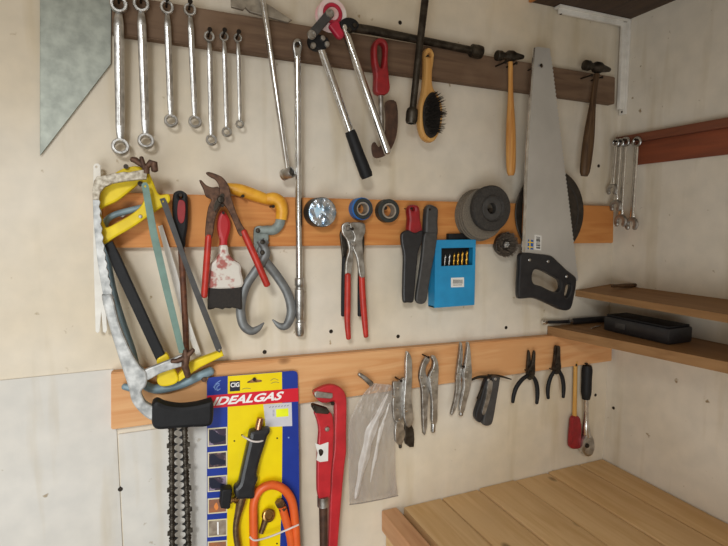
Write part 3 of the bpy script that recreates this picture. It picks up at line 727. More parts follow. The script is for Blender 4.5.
b = MB(); b.plate([(159.6, 199), (164.6, 197.6), (167.5, 203), (188, 262), (222, 348), (219.5, 352.6), (216, 350.5), (193, 291), (177, 247)], .0655, .0667, [circp(162.8, 201.4, 1, 1.1, 10), circp(219.4, 349.6, 1, 1.1, 10)], bev=.0002)
b.part('blade', M_CHARCOAL, t, 'dark grey blade')
bolt(MB(), 219.6, 349.8, .0665, .0022, .002).part('blade_pin', M_STEEL, t)

# ------------------------------------------------------------------ silver hacksaw with black grip
t = thing('hacksaw', 'worn silver hacksaw with black grip lowest and grey-green blade', 'hacksaw', S(182, 428, .085), 'hacksaws')
D0, D1 = .074, .086
b = MB(); ed = [(97.2, 176.6)]
for i in range(9):
    f = i/8; ed.append((104+f*40+random.uniform(-.6, .6), 175.4-f*5.4+random.uniform(-.8, .8)))
ed += [(147, 173), (146.6, 179.3), (135, 180.3), (125, 181.5), (112, 183.8), (104.5, 187.6), (100.4, 193), (99.4, 200), (93.2, 200), (92.6, 190), (94.4, 181)]
b.plate(ed, D0-.002, D1, bev=.0015); b.part('top_bar', M_FLAKED, t, 'top bar with flaking white paint')
b = MB(); L, Rr = [], []
for i in range(24):
    f = i/23; y = 198+f*100
    x = 93+f*f*9 + f*2; w = 6.2+f*3.0
    L.append((x, y)); Rr.append((x+w+(1.1 if i % 2 else -.4), y))
b.plate(Rr+L[::-1], D0, D1-.003, bev=.0006); b.part('serrated_spine', M_WORNPAINT, t, 'serrated worn metal spine')
b = MB(); b.plate(sm([(102, 297), (106, 294.4), (112.6, 296), (120, 324), (131, 350), (140, 365), (147, 372), (146.6, 384), (141.6, 391), (146, 401), (155, 407), (155, 419.5), (147, 417), (138, 409), (131.6, 399.4), (128.4, 386), (119, 357), (110, 328)], 4), D0-.002, D1, bev=.003); b.part('frame', M_WORNPAINT, t)
b = MB(); b.plate(sm([(143, 371), (158, 364), (173, 358), (181, 354.6), (187, 357), (186.6, 364), (176, 367.6), (160, 373), (146, 380)], 4), D0, D1-.002, bev=.002); b.part('lower_arm', M_WORNPAINT, t)
b = MB(); b.plate(sm([(152.6, 402), (157.6, 398.6), (166, 402), (180, 404), (195, 402.6), (206, 400), (212, 399), (213, 409), (211.6, 421), (206, 424.6), (190, 425.4), (172, 426.6), (158, 427.4), (152.4, 423), (151.6, 412)], 5), D0-.012, D1+.006, bev=.007)
b.part('grip', M_BLACK, t, 'black plastic grip')
b = MB(); b.plate([(141.4, 184.6), (143.4, 182.4), (146.6, 182.4), (148.6, 185.4), (157, 231), (170, 288), (184.6, 349), (183.4, 353), (179, 353), (163, 290), (150, 235)], D1+.001, D1+.0028, [circp(145.2, 186.4, 1, 1.1, 10)], bev=.0003); b.part('blade', M_TEAL, t, 'grey-green painted blade')
b = MB(); b.tube([(146, 173.5, .082), (146, 166, .082)], [3.4, 3.4], n=10)
b.tube([(146, 168, .082), (141, 164, .082), (135, 160, .082), (132, 159.4, .082)], [2.6, 3.0, 3.2, 2.6], round_end=True, n=10)
b.tube([(144.4, 168, .084), (142.4, 162, .084), (141.4, 157.6, .084)], [2.4, 2.4, 2.0], round_end=True, n=10)
b.tube([(146, 168, .082), (151, 162, .082), (154, 163, .082), (154.6, 170, .082)], [2.6, 3.0, 3.4, 3.4], round_end=True, n=10)
b.part('wing_nut', M_RUST, t, 'rusty wing nut on the top bar')
b = MB(); b.tube([(185, 350, .086), (186, 358, .088), (185, 366, .086), (188, 376, .084)], [2.6, 4.0, 3.6, 3.0], round_end=True, n=10)
b.tube([(184, 358, .088), (177, 361, .086), (172, 361, .086)], [3.0, 2.6, 2.2], round_end=True, n=10); b.tube([(187, 356, .088), (193, 350, .088)], [2.8, 2.4], round_end=True, n=10)
b.part('wing_nut', M_RUST, t, 'rusty wing nut on the lower arm')
nail(126, 166.5, 0.0, .070, 'nail holding the yellow and silver hacksaws', 'nails in the middle board', .0022, .004)
nail(140, 183.5, .022, .068, 'nail under the loop handle of the yellow hacksaw', 'nails in the middle board', .002, .004)
o = S(122.3, 214.5, .022)
MB().lathe((o.x, -.021, o.z), YN, [(.0052, 0), (.0052, .0025), (.0042, .0035), (.0016, .0035), (.0012, .0022), (.0003, .0022)], 18).thing('screw', M_CHROME, 'bright screw in the middle board, framed by the yellow saw handle', 'screw')

# ------------------------------------------------------------------ screwdriver
t = thing('screwdriver', 'screwdriver with black and red handle and rusty brown shaft', 'screwdriver', S(187, 352, .04))
b = MB(); b.plate(sm([(173, 196), (175.6, 191.8), (180, 190.6), (184.6, 192.4), (187.4, 197), (188, 212), (187.6, 226), (185.6, 238), (184.6, 247), (177.6, 247), (176.6, 238), (173.6, 226), (172.4, 212)], 4), .030, .048, [circp(180.6, 196.4, 1.6, 2.2, 12)], bev=.005)
b.part('handle', M_BLACK, t)
b = MB(); b.plate(sm([(178.6, 201), (182, 200), (185, 203), (185.4, 212), (184, 221), (180.6, 223.4), (178, 219), (177.2, 210)], 4), .0475, .0495, bev=.0012); b.part('grip_inlay', M_DKRED, t, 'dark red inlay')
b = MB(); b.tube([(181, 245, .039), (184, 300, .039), (186.6, 351, .039)], [3.2, 3.0, 2.8]); b.part('shaft', M_RUSTSHAFT, t)
nail(180.6, 195, .022, .052, 'nail holding the black and red screwdriver', 'nails in the middle board', .0014, .003)

# ------------------------------------------------------------------ water pump pliers, spread open
t = thing('water_pump_pliers', 'rusty water pump pliers with red grips hanging open above the paint brush', 'pliers', S(235, 297, .055))
b = MB(); b.plate(sm([(206, 173.4), (208.4, 172), (216, 174.2), (223, 178), (229, 186.6), (231.4, 198), (236, 212), (241, 223), (246, 232.6), (240, 236), (234, 223), (228.6, 211), (222.6, 203), (219, 196), (219.6, 188), (216, 180.6), (210, 177)], 4), .064, .072, bev=.002)
up = b.part('upper_jaw_arm', M_RUST, t)
b = MB(); b.plate(sm([(199.4, 181), (201.6, 180.6), (206, 185), (212, 187.4), (218, 187), (223, 193), (224.6, 202), (219, 210), (215, 220), (212, 238), (205.6, 238), (206, 222), (208.4, 207), (211.4, 200), (206, 196.6), (203.6, 190)], 4), .056, .064, bev=.002)
b.part('lower_jaw_arm', M_RUST, t)
b = MB(); bolt(b, 220.6, 199.6, .072, .0062, .004); b.part('pivot_bolt', M_DARKSTEEL, t)
b = MB(); b.plate(sm([(214, 205), (217, 199), (221, 194), (224.6, 195), (222, 202), (217, 209), (214, 211)], 3), .071, .0735, bev=.0006); b.part('adjusting_slot', M_DARKSTEEL, t)
b = MB(); b.tube([(208.6, 236, .060), (206.6, 264, .060), (204.2, 296, .060)], [3.3, 3.4, 3.2], round_end=True); b.part('grip', M_RED, t)
b = MB(); b.tube([(243.4, 231.5, .068), (255, 257, .068), (267, 284.6, .068)], [3.5, 3.6, 3.4], round_end=True); b.part('grip', M_RED, t)
nail(222.6, 205.5, .022, .076, 'nail holding the open water pump pliers', 'nails in the middle board', .0016, .003)

# ------------------------------------------------------------------ paint brush
M_SPLAT = mat('paint_spattered_ferrule', (206, 200, 190), .55, .2, (160, 74, 66), 60, .9, .2, 150, contrast=(.52, .62))
M_SPLATRED = mat('spattered_red_handle', (176, 32, 38), .4, 0, (214, 160, 156), 60, .8, contrast=(.60, .68))
t = thing('paint_brush', 'wide paint brush with red handle, spattered ferrule and black bristles', 'paint brush', S(224, 309, .04))
b = MB(); b.plate(sm([(221.4, 211), (223.4, 210.6), (226, 213), (230, 220), (230.4, 229), (227.6, 240), (227, 247), (219.6, 247), (219.6, 240), (217, 230), (217, 220), (219, 213.4)], 4), .032, .048, bev=.006); b.part('handle', M_SPLATRED, t)
b = MB(); b.plate(sm([(219.6, 245), (227, 245), (228.6, 253), (233, 259), (240, 264), (241, 272), (241, 287), (208.4, 288), (208.6, 272), (210, 264), (216, 258), (218.8, 252)], 3), .030, .050, bev=.005); b.part('ferrule', M_SPLAT, t)
b = MB(); pts = [(208.2, 286.6), (241, 285.6)]
for i in range(15): pts.append((241.4-i*2.4, 308.2+random.uniform(-1.2, 1.2)))
b.plate(pts, .031, .049, bev=.003); b.part('bristles', M_BRISTLE, t); bpy.data.objects[COL.objects[-1].name]['kind'] = 'stuff'
nail(223.4, 212.8, .022, .054, 'nail under the handle tip of the paint brush', 'nails in the middle board', .0014, .0026)

# ------------------------------------------------------------------ yellow handled lifting tongs
t = thing('lifting_tongs', 'lifting tongs with curved yellow handle and two hooked grey claws', 'tongs', S(265, 334, .045))
b = MB(); b.tube([(224, 187, .031), (230, 188, .031), (241, 190.6, .031), (257, 196, .031), (267, 199.4, .031)], [4.0, 5.0, 6.4, 6.0, 5.2], smooth=4, n=16, round_end=True)
b.part('handle', M_AMBER, t)
b = MB(); b.tube([(266, 199.2, .031), (273.6, 199, .031), (279.6, 202.6, .031), (281.8, 210, .031), (281, 219.6, .031)], [5.4, 6.6, 6.8, 6.2, 5.6], smooth=4, n=16); b.part('handle_sleeve', M_AMBER, t)
b = MB(); b.tube([(267.4, 196, .033), (267, 199.4, .033), (265.6, 203, .033)], [1.2, 1.2, 1.2], n=8)
b.wtube([S(268.4, 195, .031), S(266.6, 204, .031)], [.0016, .0016], n=8); b.part('band', M_RUST, t)
b = MB(); b.tube([(281.2, 217.6, .031), (279, 225, .031), (273.6, 230, .031), (266, 230, .031), (259, 230.6, .031)], [5.0, 5.0, 5.0, 4.6, 4.0], smooth=4, n=14, flat=.8); b.part('neck', M_CASTGREY, t)
b = MB(); b.plate(sm([(253.6, 231), (256, 226.6), (262, 226), (267, 230), (268.4, 238), (266, 248), (264, 258), (258.6, 262), (254.6, 256), (253.6, 243)], 4), .026, .034, bev=.002); b.part('yoke', M_CASTGREY, t)
b = MB(); b.tube([(260, 240, .035), (266, 252, .036), (262, 262, .036), (255, 272, .036), (245.6, 287, .036), (240.6, 306, .036), (243, 324, .036), (251, 331, .036), (258, 328.6, .036), (264, 322.6, .036)], [4.0, 4.4, 4.6, 4.6, 4.6, 4.8, 4.6, 4.2, 3.2, .7], smooth=4, n=12, flat=.7); b.part('claw', M_CLAW, t)
b = MB(); b.tube([(266, 240, .031), (260, 252, .031), (266, 262, .031), (277, 276, .031), (287.4, 293, .031), (291.4, 311, .031), (287, 324.6, .031), (280, 326, .031), (272.4, 319.6, .031)], [4.0, 4.4, 4.6, 4.6, 4.6, 4.8, 4.4, 3.2, .7], smooth=4, n=12, flat=.7); b.part('claw', M_CLAW, t)
for q in ((258, 230.6), (262.4, 242), (262.6, 252.6)):
    b = MB(); bolt(b, q[0], q[1], .0385 if q[1] > 240 else .034, .0046, .004); b.part('bolt', M_DARKSTEEL, t)
nail(243, 196, .022, .050, 'left nail under the yellow tongs handle', 'nails in the middle board', .0018, .003)
nail(273.4, 206.4, .022, .050, 'right nail under the bend of the yellow tongs handle', 'nails in the middle board', .0018, .003)

# ------------------------------------------------------------------ pliers under the tape rolls: red pair with a black pair behind
def pliers(lab, headpoly, headmat, arms, gm, d, t_, grip_r, pivots, slot=None, name='pliers', cat='pliers', group=None, gname='grip'):
    low = max(a[-1][1] for a in arms)
    mid = sum(a[-1][0] for a in arms)/len(arms)
    t = thing(name, lab, cat, S(mid, low+3, d), group)
    for i, hp in enumerate(headpoly):
        MB().plate(sm(hp, 4), d+i*t_*.9-.0, d+t_+i*t_*.9, bev=.0016).part('jaw_half', headmat, t)
    for i, a in enumerate(arms):
        dd = d+t_*(.9 if len(headpoly) > 1 else .5)
        MB().tube([(p[0], p[1], dd) for p in a], grip_r, smooth=3, n=12, flat=.85, round_end=True).part(gname, gm, t)
    for q in pivots:
        bolt(MB(), q[0], q[1], d+t_*(len(headpoly)*.9+.1), q[2], .003).part('pivot', headmat, t)
    return t
pliers('black-handled pliers hanging directly behind the red-gripped pair', [[(340, 233), (345, 226), (352, 226), (352, 240), (347, 250), (346, 262), (343, 262), (341, 246)], [(352, 226), (361, 228), (364, 240), (362, 262), (358.6, 262), (356, 248), (351, 238)]], M_DARKSTEEL,
       [[(344.4, 258), (343.6, 285), (343.2, 315)], [(360.4, 258), (360, 285), (359.8, 315)]], M_BLACK, .026, .007, [2.6, 2.6, 2.4], [])
pliers('red-gripped pliers with dark steel head hanging below the tape rolls', [[(341.4, 227), (344, 223), (350, 222.4), (354.4, 227), (357, 234), (353, 246), (352.4, 262), (350, 277), (345.4, 277), (345.6, 262), (348.4, 250), (346.4, 240), (342.4, 234)],
       [(349, 224), (357, 222.4), (364.4, 224), (364.6, 233), (362, 240), (363, 256), (364.6, 275), (359.4, 276), (356.4, 258), (352, 246), (354, 236)]], M_STEEL,
       [[(347.8, 275), (347.6, 300), (347.4, 322), (348.6, 338)], [(361.6, 274), (363, 300), (364.6, 320), (366, 336)]], M_RED, .042, .007, [3.1, 3.3, 3.2, 2.6], [(348, 228, .005), (353.4, 244, .0052)])
nail(352.6, 229, .022, .064, 'nail holding the red-gripped pliers', 'nails in the middle board', .0018, .0034)

# ------------------------------------------------------------------ two sheath knives
t = thing('knife', 'dark red knife handle sticking out of the black sheath beside the dark tape', 'knife', S(412, 233, .04))
b = MB(); b.plate(sm([(406.6, 210), (409, 205.4), (413, 204.8), (417, 206.4), (418.4, 211), (419, 220), (421, 230), (420, 234), (407.6, 234), (406.6, 228), (407.4, 219)], 4), .032, .050, [circp(411.6, 209.4, 1.3, 1.6, 12)], bev=.005); b.part('handle', M_DKRED, t)
b = MB(); b.plate([(410, 233), (417, 233), (414, 290), (411.5, 296), (410, 285)], .0405, .0418, bev=.0002); b.part('blade', M_STEEL, t)
t = thing('knife_sheath', 'black plastic sheath holding the red-handled knife', 'sheath', S(410, 304, .04))
def hollow_sheath(t, pts, d0, d1, m):
    MB().plate(sm(pts, 4), d0, (d0+d1)/2-.0012, bev=.003).part('back_shell', m, t)
    MB().plate(sm(pts, 4), (d0+d1)/2+.0012, d1, bev=.003).part('front_shell', m, t)
hollow_sheath(t, [(400.8, 234), (407, 230), (414, 232.6), (421.6, 230.4), (421, 242), (417.6, 252), (415.6, 270), (414, 290), (412.6, 301.4), (407, 302.4), (402.6, 300.6), (402.4, 280), (403, 256), (401, 244)], .030, .052, M_BLACKGLOSS)
t = thing('knife', 'dark grey knife handle at the top of the grey sheath beside the blue box', 'knife', S(431, 236, .04))
b = MB(); b.plate(sm([(424.4, 211), (426, 206.4), (429, 204.6), (434, 206.6), (436.6, 210), (436.2, 222), (435.6, 236), (424.6, 236), (423.6, 224)], 4), .030, .048, bev=.005); b.part('handle', M_CHARCOAL, t)
b = MB(); b.plate([(425.6, 235), (434, 235), (428, 286), (425, 296), (422, 288)], .0385, .0398, bev=.0002); b.part('blade', M_STEEL, t)
t = thing('knife_sheath', 'dark grey sheath hanging between the black sheath and the blue box', 'sheath', S(423, 304, .04))
hollow_sheath(t, [(423.6, 234), (430, 232.6), (436.2, 234), (434.6, 250), (431, 268), (427.4, 290), (425.4, 301), (420.6, 304), (416, 302), (415.2, 296), (418.4, 275), (421.2, 254)], .028, .050, M_CHARCOAL)
nail(411.6, 208.4, .022, .054, 'nail holding the red-handled knife', 'nails in the middle board', .0011, .0024)
nail(430, 209.5, .022, .050, 'nail in the top of the grey knife handle', 'nails in the middle board', .0011, .0024)

# ------------------------------------------------------------------ drill bit box
P = [S(435.4, 240, .042), S(477.6, 240.6, .042), S(473.4, 305.2, .042), S(434.2, 304.6, .042)]
x0, x1, z0, z1 = P[3].x+.001, P[1].x-.004, P[2].z, P[0].z
dA, dB = .0135, .042
t = thing('drill_bit_box', 'blue plastic drill bit box with open window and white label', 'box', Vector(((x0+x1)/2, -dA, z0)), None)
wl, wr = S(441.6, 256, dB).x, S(473, 256, dB).x; wt_, wb2 = S(456, 248, dB).z, S(456, 265.5, dB).z
def rect(a, b_, c, d_): return [(a, c), (b_, c), (b_, d_), (a, d_)]
b = MB(); b.plate(rect(x0, x1, z0, z1), dB-.004, dB, [rect(wl, wr, wb2, wt_)], bev=.0014, raw=True)
b.plate(rect(x0, x1, z0, z1), dA, dA+.004, bev=.001, raw=True)
b.box((x0, -dB+.003, z0), (x0+.003, -dA-.003, z1)); b.box((x1-.003, -dB+.003, z0), (x1, -dA-.003, z1)); b.box((x0, -dB+.003, z0), (x1, -dA-.003, z0+.003)); b.box((x0, -dB+.003, z1-.003), (x1, -dA-.003, z1))
b.part('case', M_BLUEBOX, t)
MB().box((x0+.0035, -dA-.0065, wb2-.01), (x1-.0035, -dA-.0045, z1-.0035)).part('holder', M_BLACK, t)
MB().box((x0+.0035, -dB+.008, wb2-.012), (x1-.0035, -dA-.007, wb2-.001)).part('rack', M_BLACK, t)
MB().box((S(449, 236, .035).x, -.034, z1-.001), (S(468, 236, .035).x, -.0225, S(456, 233.6, .035).z), .002).part('hanger', M_BLACK, t)
lb = MB().plate([(451, 277.8), (464, 277.4), (464, 287), (451, 287.4)], dB, dB+.0003, bev=.00005).part('label', M_PAPER, t, 'white label')
b = MB()
for i in range(9): b.plate([(453+i*1.1, 279.6), (453.6+i*1.1, 279.6), (453.6+i*1.1, 283.6), (453+i*1.1, 283.6)], dB+.0003, dB+.0004, bev=.00001)
b.plate([(453, 284.8), (462, 284.6), (462, 285.2), (453, 285.4)], dB+.0003, dB+.0004, bev=.00001); b.part('barcode', M_CHARCOAL, lb)
for i, px in enumerate((444.4, 448.8, 453.4, 457.4, 461.6, 466)):
    top = 254.6-i*.95; dd = .033; rr = .0016+.00028*i
    a0, a1 = S(px, 266.5, dd), S(px+1.0, top, dd)
    b = MB(); m = 26; rings = []
    for j in range(m+1):
        f = j/m; c = a0+(a1-a0)*f; q = rr*(1 if f < .88 else max(.08, (1-f)/.12))
        rg = []
        for k in range(12):
            an = 6.2832*k/12; rad = q*(1-.38*abs(math.sin(an+f*9.0))**6)
            rg.append(c+Vector((rad*math.cos(an), rad*math.sin(an), 0)))
        rings.append(rg)
    b.ring(rings)
    lab = ['smallest drill bit, leftmost in the blue box', 'second drill bit from the left in the blue box', 'third drill bit from the left in the blue box', 'third drill bit from the right in the blue box', 'second drill bit from the right in the blue box', 'largest gold drill bit, rightmost in the blue box'][i]
    b.thing('drill_bit', M_GOLD if i > 1 else M_CHROME, lab, 'drill bit', group='drill bits in the blue box')

# ------------------------------------------------------------------ chainsaw chain
t = thing('saw_chain', 'black chainsaw chain hanging in two strands below the black hacksaw grip', 'chain', S(176, 590, .05))
o = S(177.4, 413, .022)
MB().lathe((o.x, -.016, o.z), YN, [(.003, 0), (.003, .05), (.005, .0505), (.005, .052)], 12).thing('nail', M_SCREW, 'nail holding the chainsaw chain behind the black grip', 'nail', group='nails in the lower board')
for s_, (xa_, xb_) in enumerate(((171.4, 172.6), (184, 190))):
    A_, B_ = S(xa_, 411, .045), S(xb_, 590, .036); L_ = (B_-A_).length; pitch = .0140; n_ = int(L_/pitch)
    dn = (B_-A_).normalized(); sd = dn.cross(Vector((0, 1, 0))).normalized()
    sg = -1 if s_ == 0 else 1
    for i in range(n_):
        cen, sid, cut = MB(), MB(), MB()
        c = A_+dn*(i*pitch)
        sid.wtube([c-dn*.0084, c-dn*.0052, c, c+dn*.0052, c+dn*.0084], [.0030, .0060, .0042, .0060, .0030], flat=.5, n=8)
        q = c+dn*pitch*.5
        tip = q+sd*sg*-.0104
        for yy in (-.0008, .0008): pass
        cen.hull([q+dn*e*.0062+Vector((0, f, 0)) for e in (-1, 1) for f in (-.001, .001)]+[tip+Vector((0, f, 0)) for f in (-.001, .001)]+[q+sd*sg*.003+Vector((0, f, 0)) for f in (-.001, .001)])
        sid.lathe(c+dn*.0052+YN*.002, YN, [(.0022, 0), (.0022, .0018), (.0012, .0024)], 8)
        if i % 3 == 1:
            cut.hull([q+sd*sg*a+dn*e+Vector((0, f, 0)) for a, e in ((.002, -.0044), (.0082, -.003), (.0085, .0044), (.002, .0055)) for f in (-.003, .0)])
        sid.part('tie_link', M_DARKSTEEL, t); cen.part('drive_link', M_BLACK, t)
        if i % 3 == 1: cut.part('cutter', M_DARKSTEEL, t)
# ------------------------------------------------------------------ gas torch on its blister card
M_CBLUE = mat('card_blue', (30, 56, 148), .32, 0, (26, 48, 132), 30, .5)
M_CYEL = mat('card_yellow', (240, 214, 8), .32, 0, (228, 200, 8), 30, .5)
M_CRED = mat('card_red', (214, 34, 52), .32, 0, (200, 28, 46), 30, .5)
M_CREAM = mat('card_cream', (216, 206, 170), .4, 0, (200, 190, 156), 30, .5)
M_NAVY = mat('card_navy', (28, 32, 52), .35)
M_INKW = mat('white_ink', (244, 242, 240), .4)
M_INKLB = mat('pale_blue_ink', (120, 150, 206), .4)
M_INKG = mat('grey_ink', (150, 138, 70), .5)
DC = .0295
t = thing('gas_torch_kit', 'yellow and blue hanging card with gas torch and orange hose tied on', 'gas torch', S(253, 580, DC))
outl = [(206.9, 381), (208.4, 378.2), (211, 377.2), (250, 374), (293, 370.7), (296.4, 371.6), (297.6, 374.4), (299, 460), (300, 582), (207, 582)]
hole = sm([(247.6, 381.6), (251, 380), (253, 378.2), (255.6, 378), (257.6, 379.6), (261.4, 380), (261.4, 381.8), (254, 382.6), (247.8, 383)], 2)
cd = MB().plate(outl, DC-.0016, DC, [hole], bev=.0003).part('backing_card', M_CBLUE, t)
def print_on(name, m, pts, lay, lab=None, holes=(), parent=None):
    z = DC+.00012*lay
    return MB().plate(pts, z, z+.0001, holes, bev=.00001).part(name, m, parent or cd, lab)
print_on('yellow_panel', M_CYEL, [(227.8, 376.2), (282, 372), (282.4, 430), (281.8, 500), (279.4, 560), (279, 581), (226.4, 581), (227.2, 500)], 0, 'yellow middle panel', [hole])
print_on('red_banner', M_CRED, [(207.2, 395.7), (298.3, 388.0), (298.6, 401.4), (207.3, 408.4)], 1.2, 'red banner with white lettering')
print_on('navy_square', M_NAVY, [(229.8, 381.4), (240, 380.6), (240, 390.8), (229.8, 391.6)], 1.2)
def text(body, quad, lay, m, name, shear=.0, bold=.0):
    """lettering set on the card: quad = lower left, lower right, upper right, upper left in photo pixels"""
    cu = bpy.data.curves.new('t', 'FONT'); cu.body = body; cu.size = 1; cu.shear = shear; cu.offset = bold; cu.resolution_u = 4
    ob = bpy.data.objects.new('t', cu)
    me = bpy.data.meshes.new_from_object(ob)
    xs_ = [v.co.x for v in me.vertices]; ys_ = [v.co.y for v in me.vertices]
    a, b_, c, d_ = min(xs_), max(xs_), min(ys_), max(ys_)
    z = DC+.00012*lay
    for v in me.vertices:
        u, w = (v.co.x-a)/(b_-a), (v.co.y-c)/(d_-c)
        px = (1-w)*((1-u)*quad[0][0]+u*quad[1][0])+w*((1-u)*quad[3][0]+u*quad[2][0])
        py = (1-w)*((1-u)*quad[0][1]+u*quad[1][1])+w*((1-u)*quad[3][1]+u*quad[2][1])
        v.co = S(px, py, z)
    b = MB(); b.bm.from_mesh(me)
    bpy.data.objects.remove(ob); bpy.data.curves.remove(cu); bpy.data.meshes.remove(me)
    ex = bmesh.ops.extrude_face_region(b.bm, geom=b.bm.faces[:])
    bmesh.ops.translate(b.bm, verts=[v for v in ex['geom'] if isinstance(v, bmesh.types.BMVert)], vec=(0, -.0001, 0))
    return b.part(name, m, cd)
text('IDEALGAS', [(212.2, 405.9), (282.6, 399.8), (284.2, 391.2), (213.8, 397.3)], 2.4, M_INKW, 'banner_lettering', .28, .034)
text('CIG', [(230.6, 387.4), (239.4, 386.8), (239.4, 382.2), (230.6, 382.8)], 2.4, M_INKW, 'logo_lettering', 0, .03)
b = MB(); z = DC+.00024
for st_ in ([(213.4, 387.6), (216.4, 383.4), (220.6, 380.4)], [(215.6, 390), (214.6, 387), (216.4, 384.4), (219.4, 383.4)], [(219.6, 384.6), (217, 387), (217.4, 390.4), (220.4, 388.6)]):
    b.plate(stroke(st_, .9, 4), z, z+.0001, bev=.00001)
b.part('script_emblem', M_INKLB, cd, 'pale blue curved emblem')
b = MB()
for st_ in ([(242, 389.2), (246, 388.2), (250.6, 388.6)], [(270.6, 380.6), (274, 378.6), (278.4, 380.2)], [(271, 383.4), (275, 382), (279, 382.6)]):
    b.plate(stroke(st_, .6, 3), z, z+.0001, bev=.00001)
b.part('small_script', M_INKG, cd)
# row of small pictures down the left edge
M_PIC1 = mat('picture_dark_purple', (58, 44, 62), .4, 0, (150, 134, 156), 70, .9, contrast=(.5, .6))
M_PIC2 = mat('picture_dark_brown', (62, 48, 58), .4, 0, (132, 104, 108), 80, .9, contrast=(.5, .6))
M_PIC3 = mat('picture_orange', (168, 104, 62), .4, 0, (120, 92, 82), 60, .9)
M_PIC4 = mat('picture_grey_brown', (120, 104, 88), .4, 0, (168, 156, 140), 60, .8)
for i, (y0, y1, m) in enumerate(((427.4, 446, M_PIC1), (451.4, 468, M_PIC2), (475.4, 491.4, M_PIC1), (497.6, 513.4, M_PIC3), (519, 536.6, M_PIC4), (540.6, 560, M_PIC3))):
    q = print_on('picture_border', M_CREAM, [(207.6, y0+1), (227.2, y0-.6), (227.2, y1-.8), (207.6, y1+.8)], 1.2)
    print_on('small_picture', m, [(208.8, y0+2.2), (226, y0+.8), (226, y1-2), (208.8, y1-.4)], 2.4)
    if i < 3:
        print_on('picture_subject', M_NAVY, sm([(209.6, y0+4), (214, y0+3), (219, y0+7), (225, y0+9), (224.6, y0+13), (218, y1-3.4), (212, y1-2.6), (209.6, y1-6)], 3), 3.6)
    elif i == 4:
        print_on('picture_subject', M_INKW, [(217, y0+3), (218.6, y0+3), (218.8, y1-2), (217.2, y1-2)], 3.6)
    else:
        print_on('picture_subject', mat('picture_flame', (232, 140, 70), .4), sm([(214, y0+9), (216.4, y0+5), (218.4, y0+9.5), (216.4, y0+12.6)], 3), 3.6)
for q in ((234.4, 441), (241.9, 435), (277.2, 438.2), (288.6, 437.6), (277, 543.6)):
    print_on('tie_hole', M_BLACK if q[0] < 285 else M_INKLB, circp(q[0], q[1], .9, .9, 10), 1.2)
pl = print_on('price_label', mat('greyish_price_label', (206, 204, 208), .35, 0, (190, 188, 194), 40, .5), [(263.4, 404.4), (291.6, 402.4), (292.2, 426), (265.6, 427)], 2.4, 'white price label')
print_on('yellow_sticker', mat('fluorescent_sticker', (236, 244, 30), .5), [(276, 409.2), (288.2, 408.2), (288.6, 416.2), (276.2, 417.2)], 3.6, 'bright yellow sticker')
b = MB(); z = DC+.00012*3.6
for i in range(7): b.plate([(269+i*3.0, 407.2-i*.26), (270.8+i*3.0, 406.2-i*.26), (271.0+i*3.0, 407-i*.26), (269.2+i*3.0, 408-i*.26)], z, z+.0001, bev=.00001)
for i in range(5): b.plate([(272.6, 410+i*1.4), (274.4, 409.8+i*1.4), (274.4, 410.4+i*1.4), (272.6, 410.6+i*1.4)], z, z+.0001, bev=.00001)
b.part('label_print', mat('faded_print', (150, 148, 158), .6), cd)
# the torch itself
DT = .046
b = MB(); b.tube([(257.6, 432, DT), (259, 424, DT), (260.4, 418, DT)], [3.6, 3.5, 3.2], n=16); b.part('nozzle', M_COPPER, t, 'copper nozzle')
b = MB(); b.plate(sm([(249.2, 431), (252, 429), (256, 428.2), (263, 427.4), (268.6, 427), (269.4, 430.6), (266.6, 435), (264.6, 442), (260.6, 454), (257.4, 466), (256.4, 473), (257.6, 477), (254.4, 485), (253.4, 496), (244, 497), (235.6, 496.4), (233.8, 487), (238, 482), (240.6, 471), (244.4, 454), (247.6, 440)], 4), DC+.003, DT+.011, bev=.007); b.part('torch_handle', M_BLACKGLOSS, t, 'black torch handle')
b = MB(); b.plate([(221, 488.6), (222.4, 487), (230.6, 486.4), (231.6, 488), (229.4, 505.4), (227.6, 506.8), (220.4, 505.8), (219.6, 503.6)], DC+.004, DT+.010, bev=.003); b.part('valve_knob', M_BLACK, t)
a = (S(238, 499, DT)-S(228, 500.5, DT)).normalized(); k = K(234, 500, DT)
b = MB(); b.lathe(S(229.4, 500.4, DT), a, [(k*3.4, 0), (k*3.4, .004), (k*2.4, .005), (k*2.4, .008), (k*3.8, .009), (k*3.8, .014), (k*3, .016)], 14); b.part('valve_stem', M_BRASS, t)
b = MB(); b.tube([(242, 494, DT), (240.6, 502, DT), (238.4, 512, DT), (236, 524, DT), (236, 535, DT), (238, 550, DT), (239, 575, DT)], [4.8, 4.6, 3.6, 3.0, 3.0, 3.0, 3.0], smooth=3); b.part('gas_pipe', M_BRONZE, t)
DH = .042
b = MB(); b.tube([(255, 580, DH), (254, 548, DH), (253.4, 522, DH), (254, 502, DH), (260, 490, DH), (271, 485, DH), (282.6, 488.4, DH), (291, 499, DH), (294.6, 517, DH), (296.4, 546, DH), (297, 580, DH)], 4.3, smooth=5, n=14); hs = b.part('hose', M_ORANGE, t, 'orange rubber hose')
b = MB(); b.tube([(282, 506, DH), (285, 517, DH), (290.4, 537, DH), (292, 560, DH), (292, 580, DH)], 4.1, smooth=4, n=14); b.part('hose_end', M_ORANGE, t, 'orange rubber hose')
a = (S(275.6, 496.5, DH)-S(283, 508.6, DH)).normalized(); k = K(280, 502, DH)
b = MB(); b.lathe(S(283.4, 509, DH), a, [(k*4.6, 0), (k*4.6, .006), (k*3.2, .007), (k*3.2, .010), (k*4.8, .011), (k*4.8, .020), (k*3.8, .022)], 6); b.part('hose_fitting', M_BRONZE, hs)
a = Vector((.15, -.95, .25)).normalized()
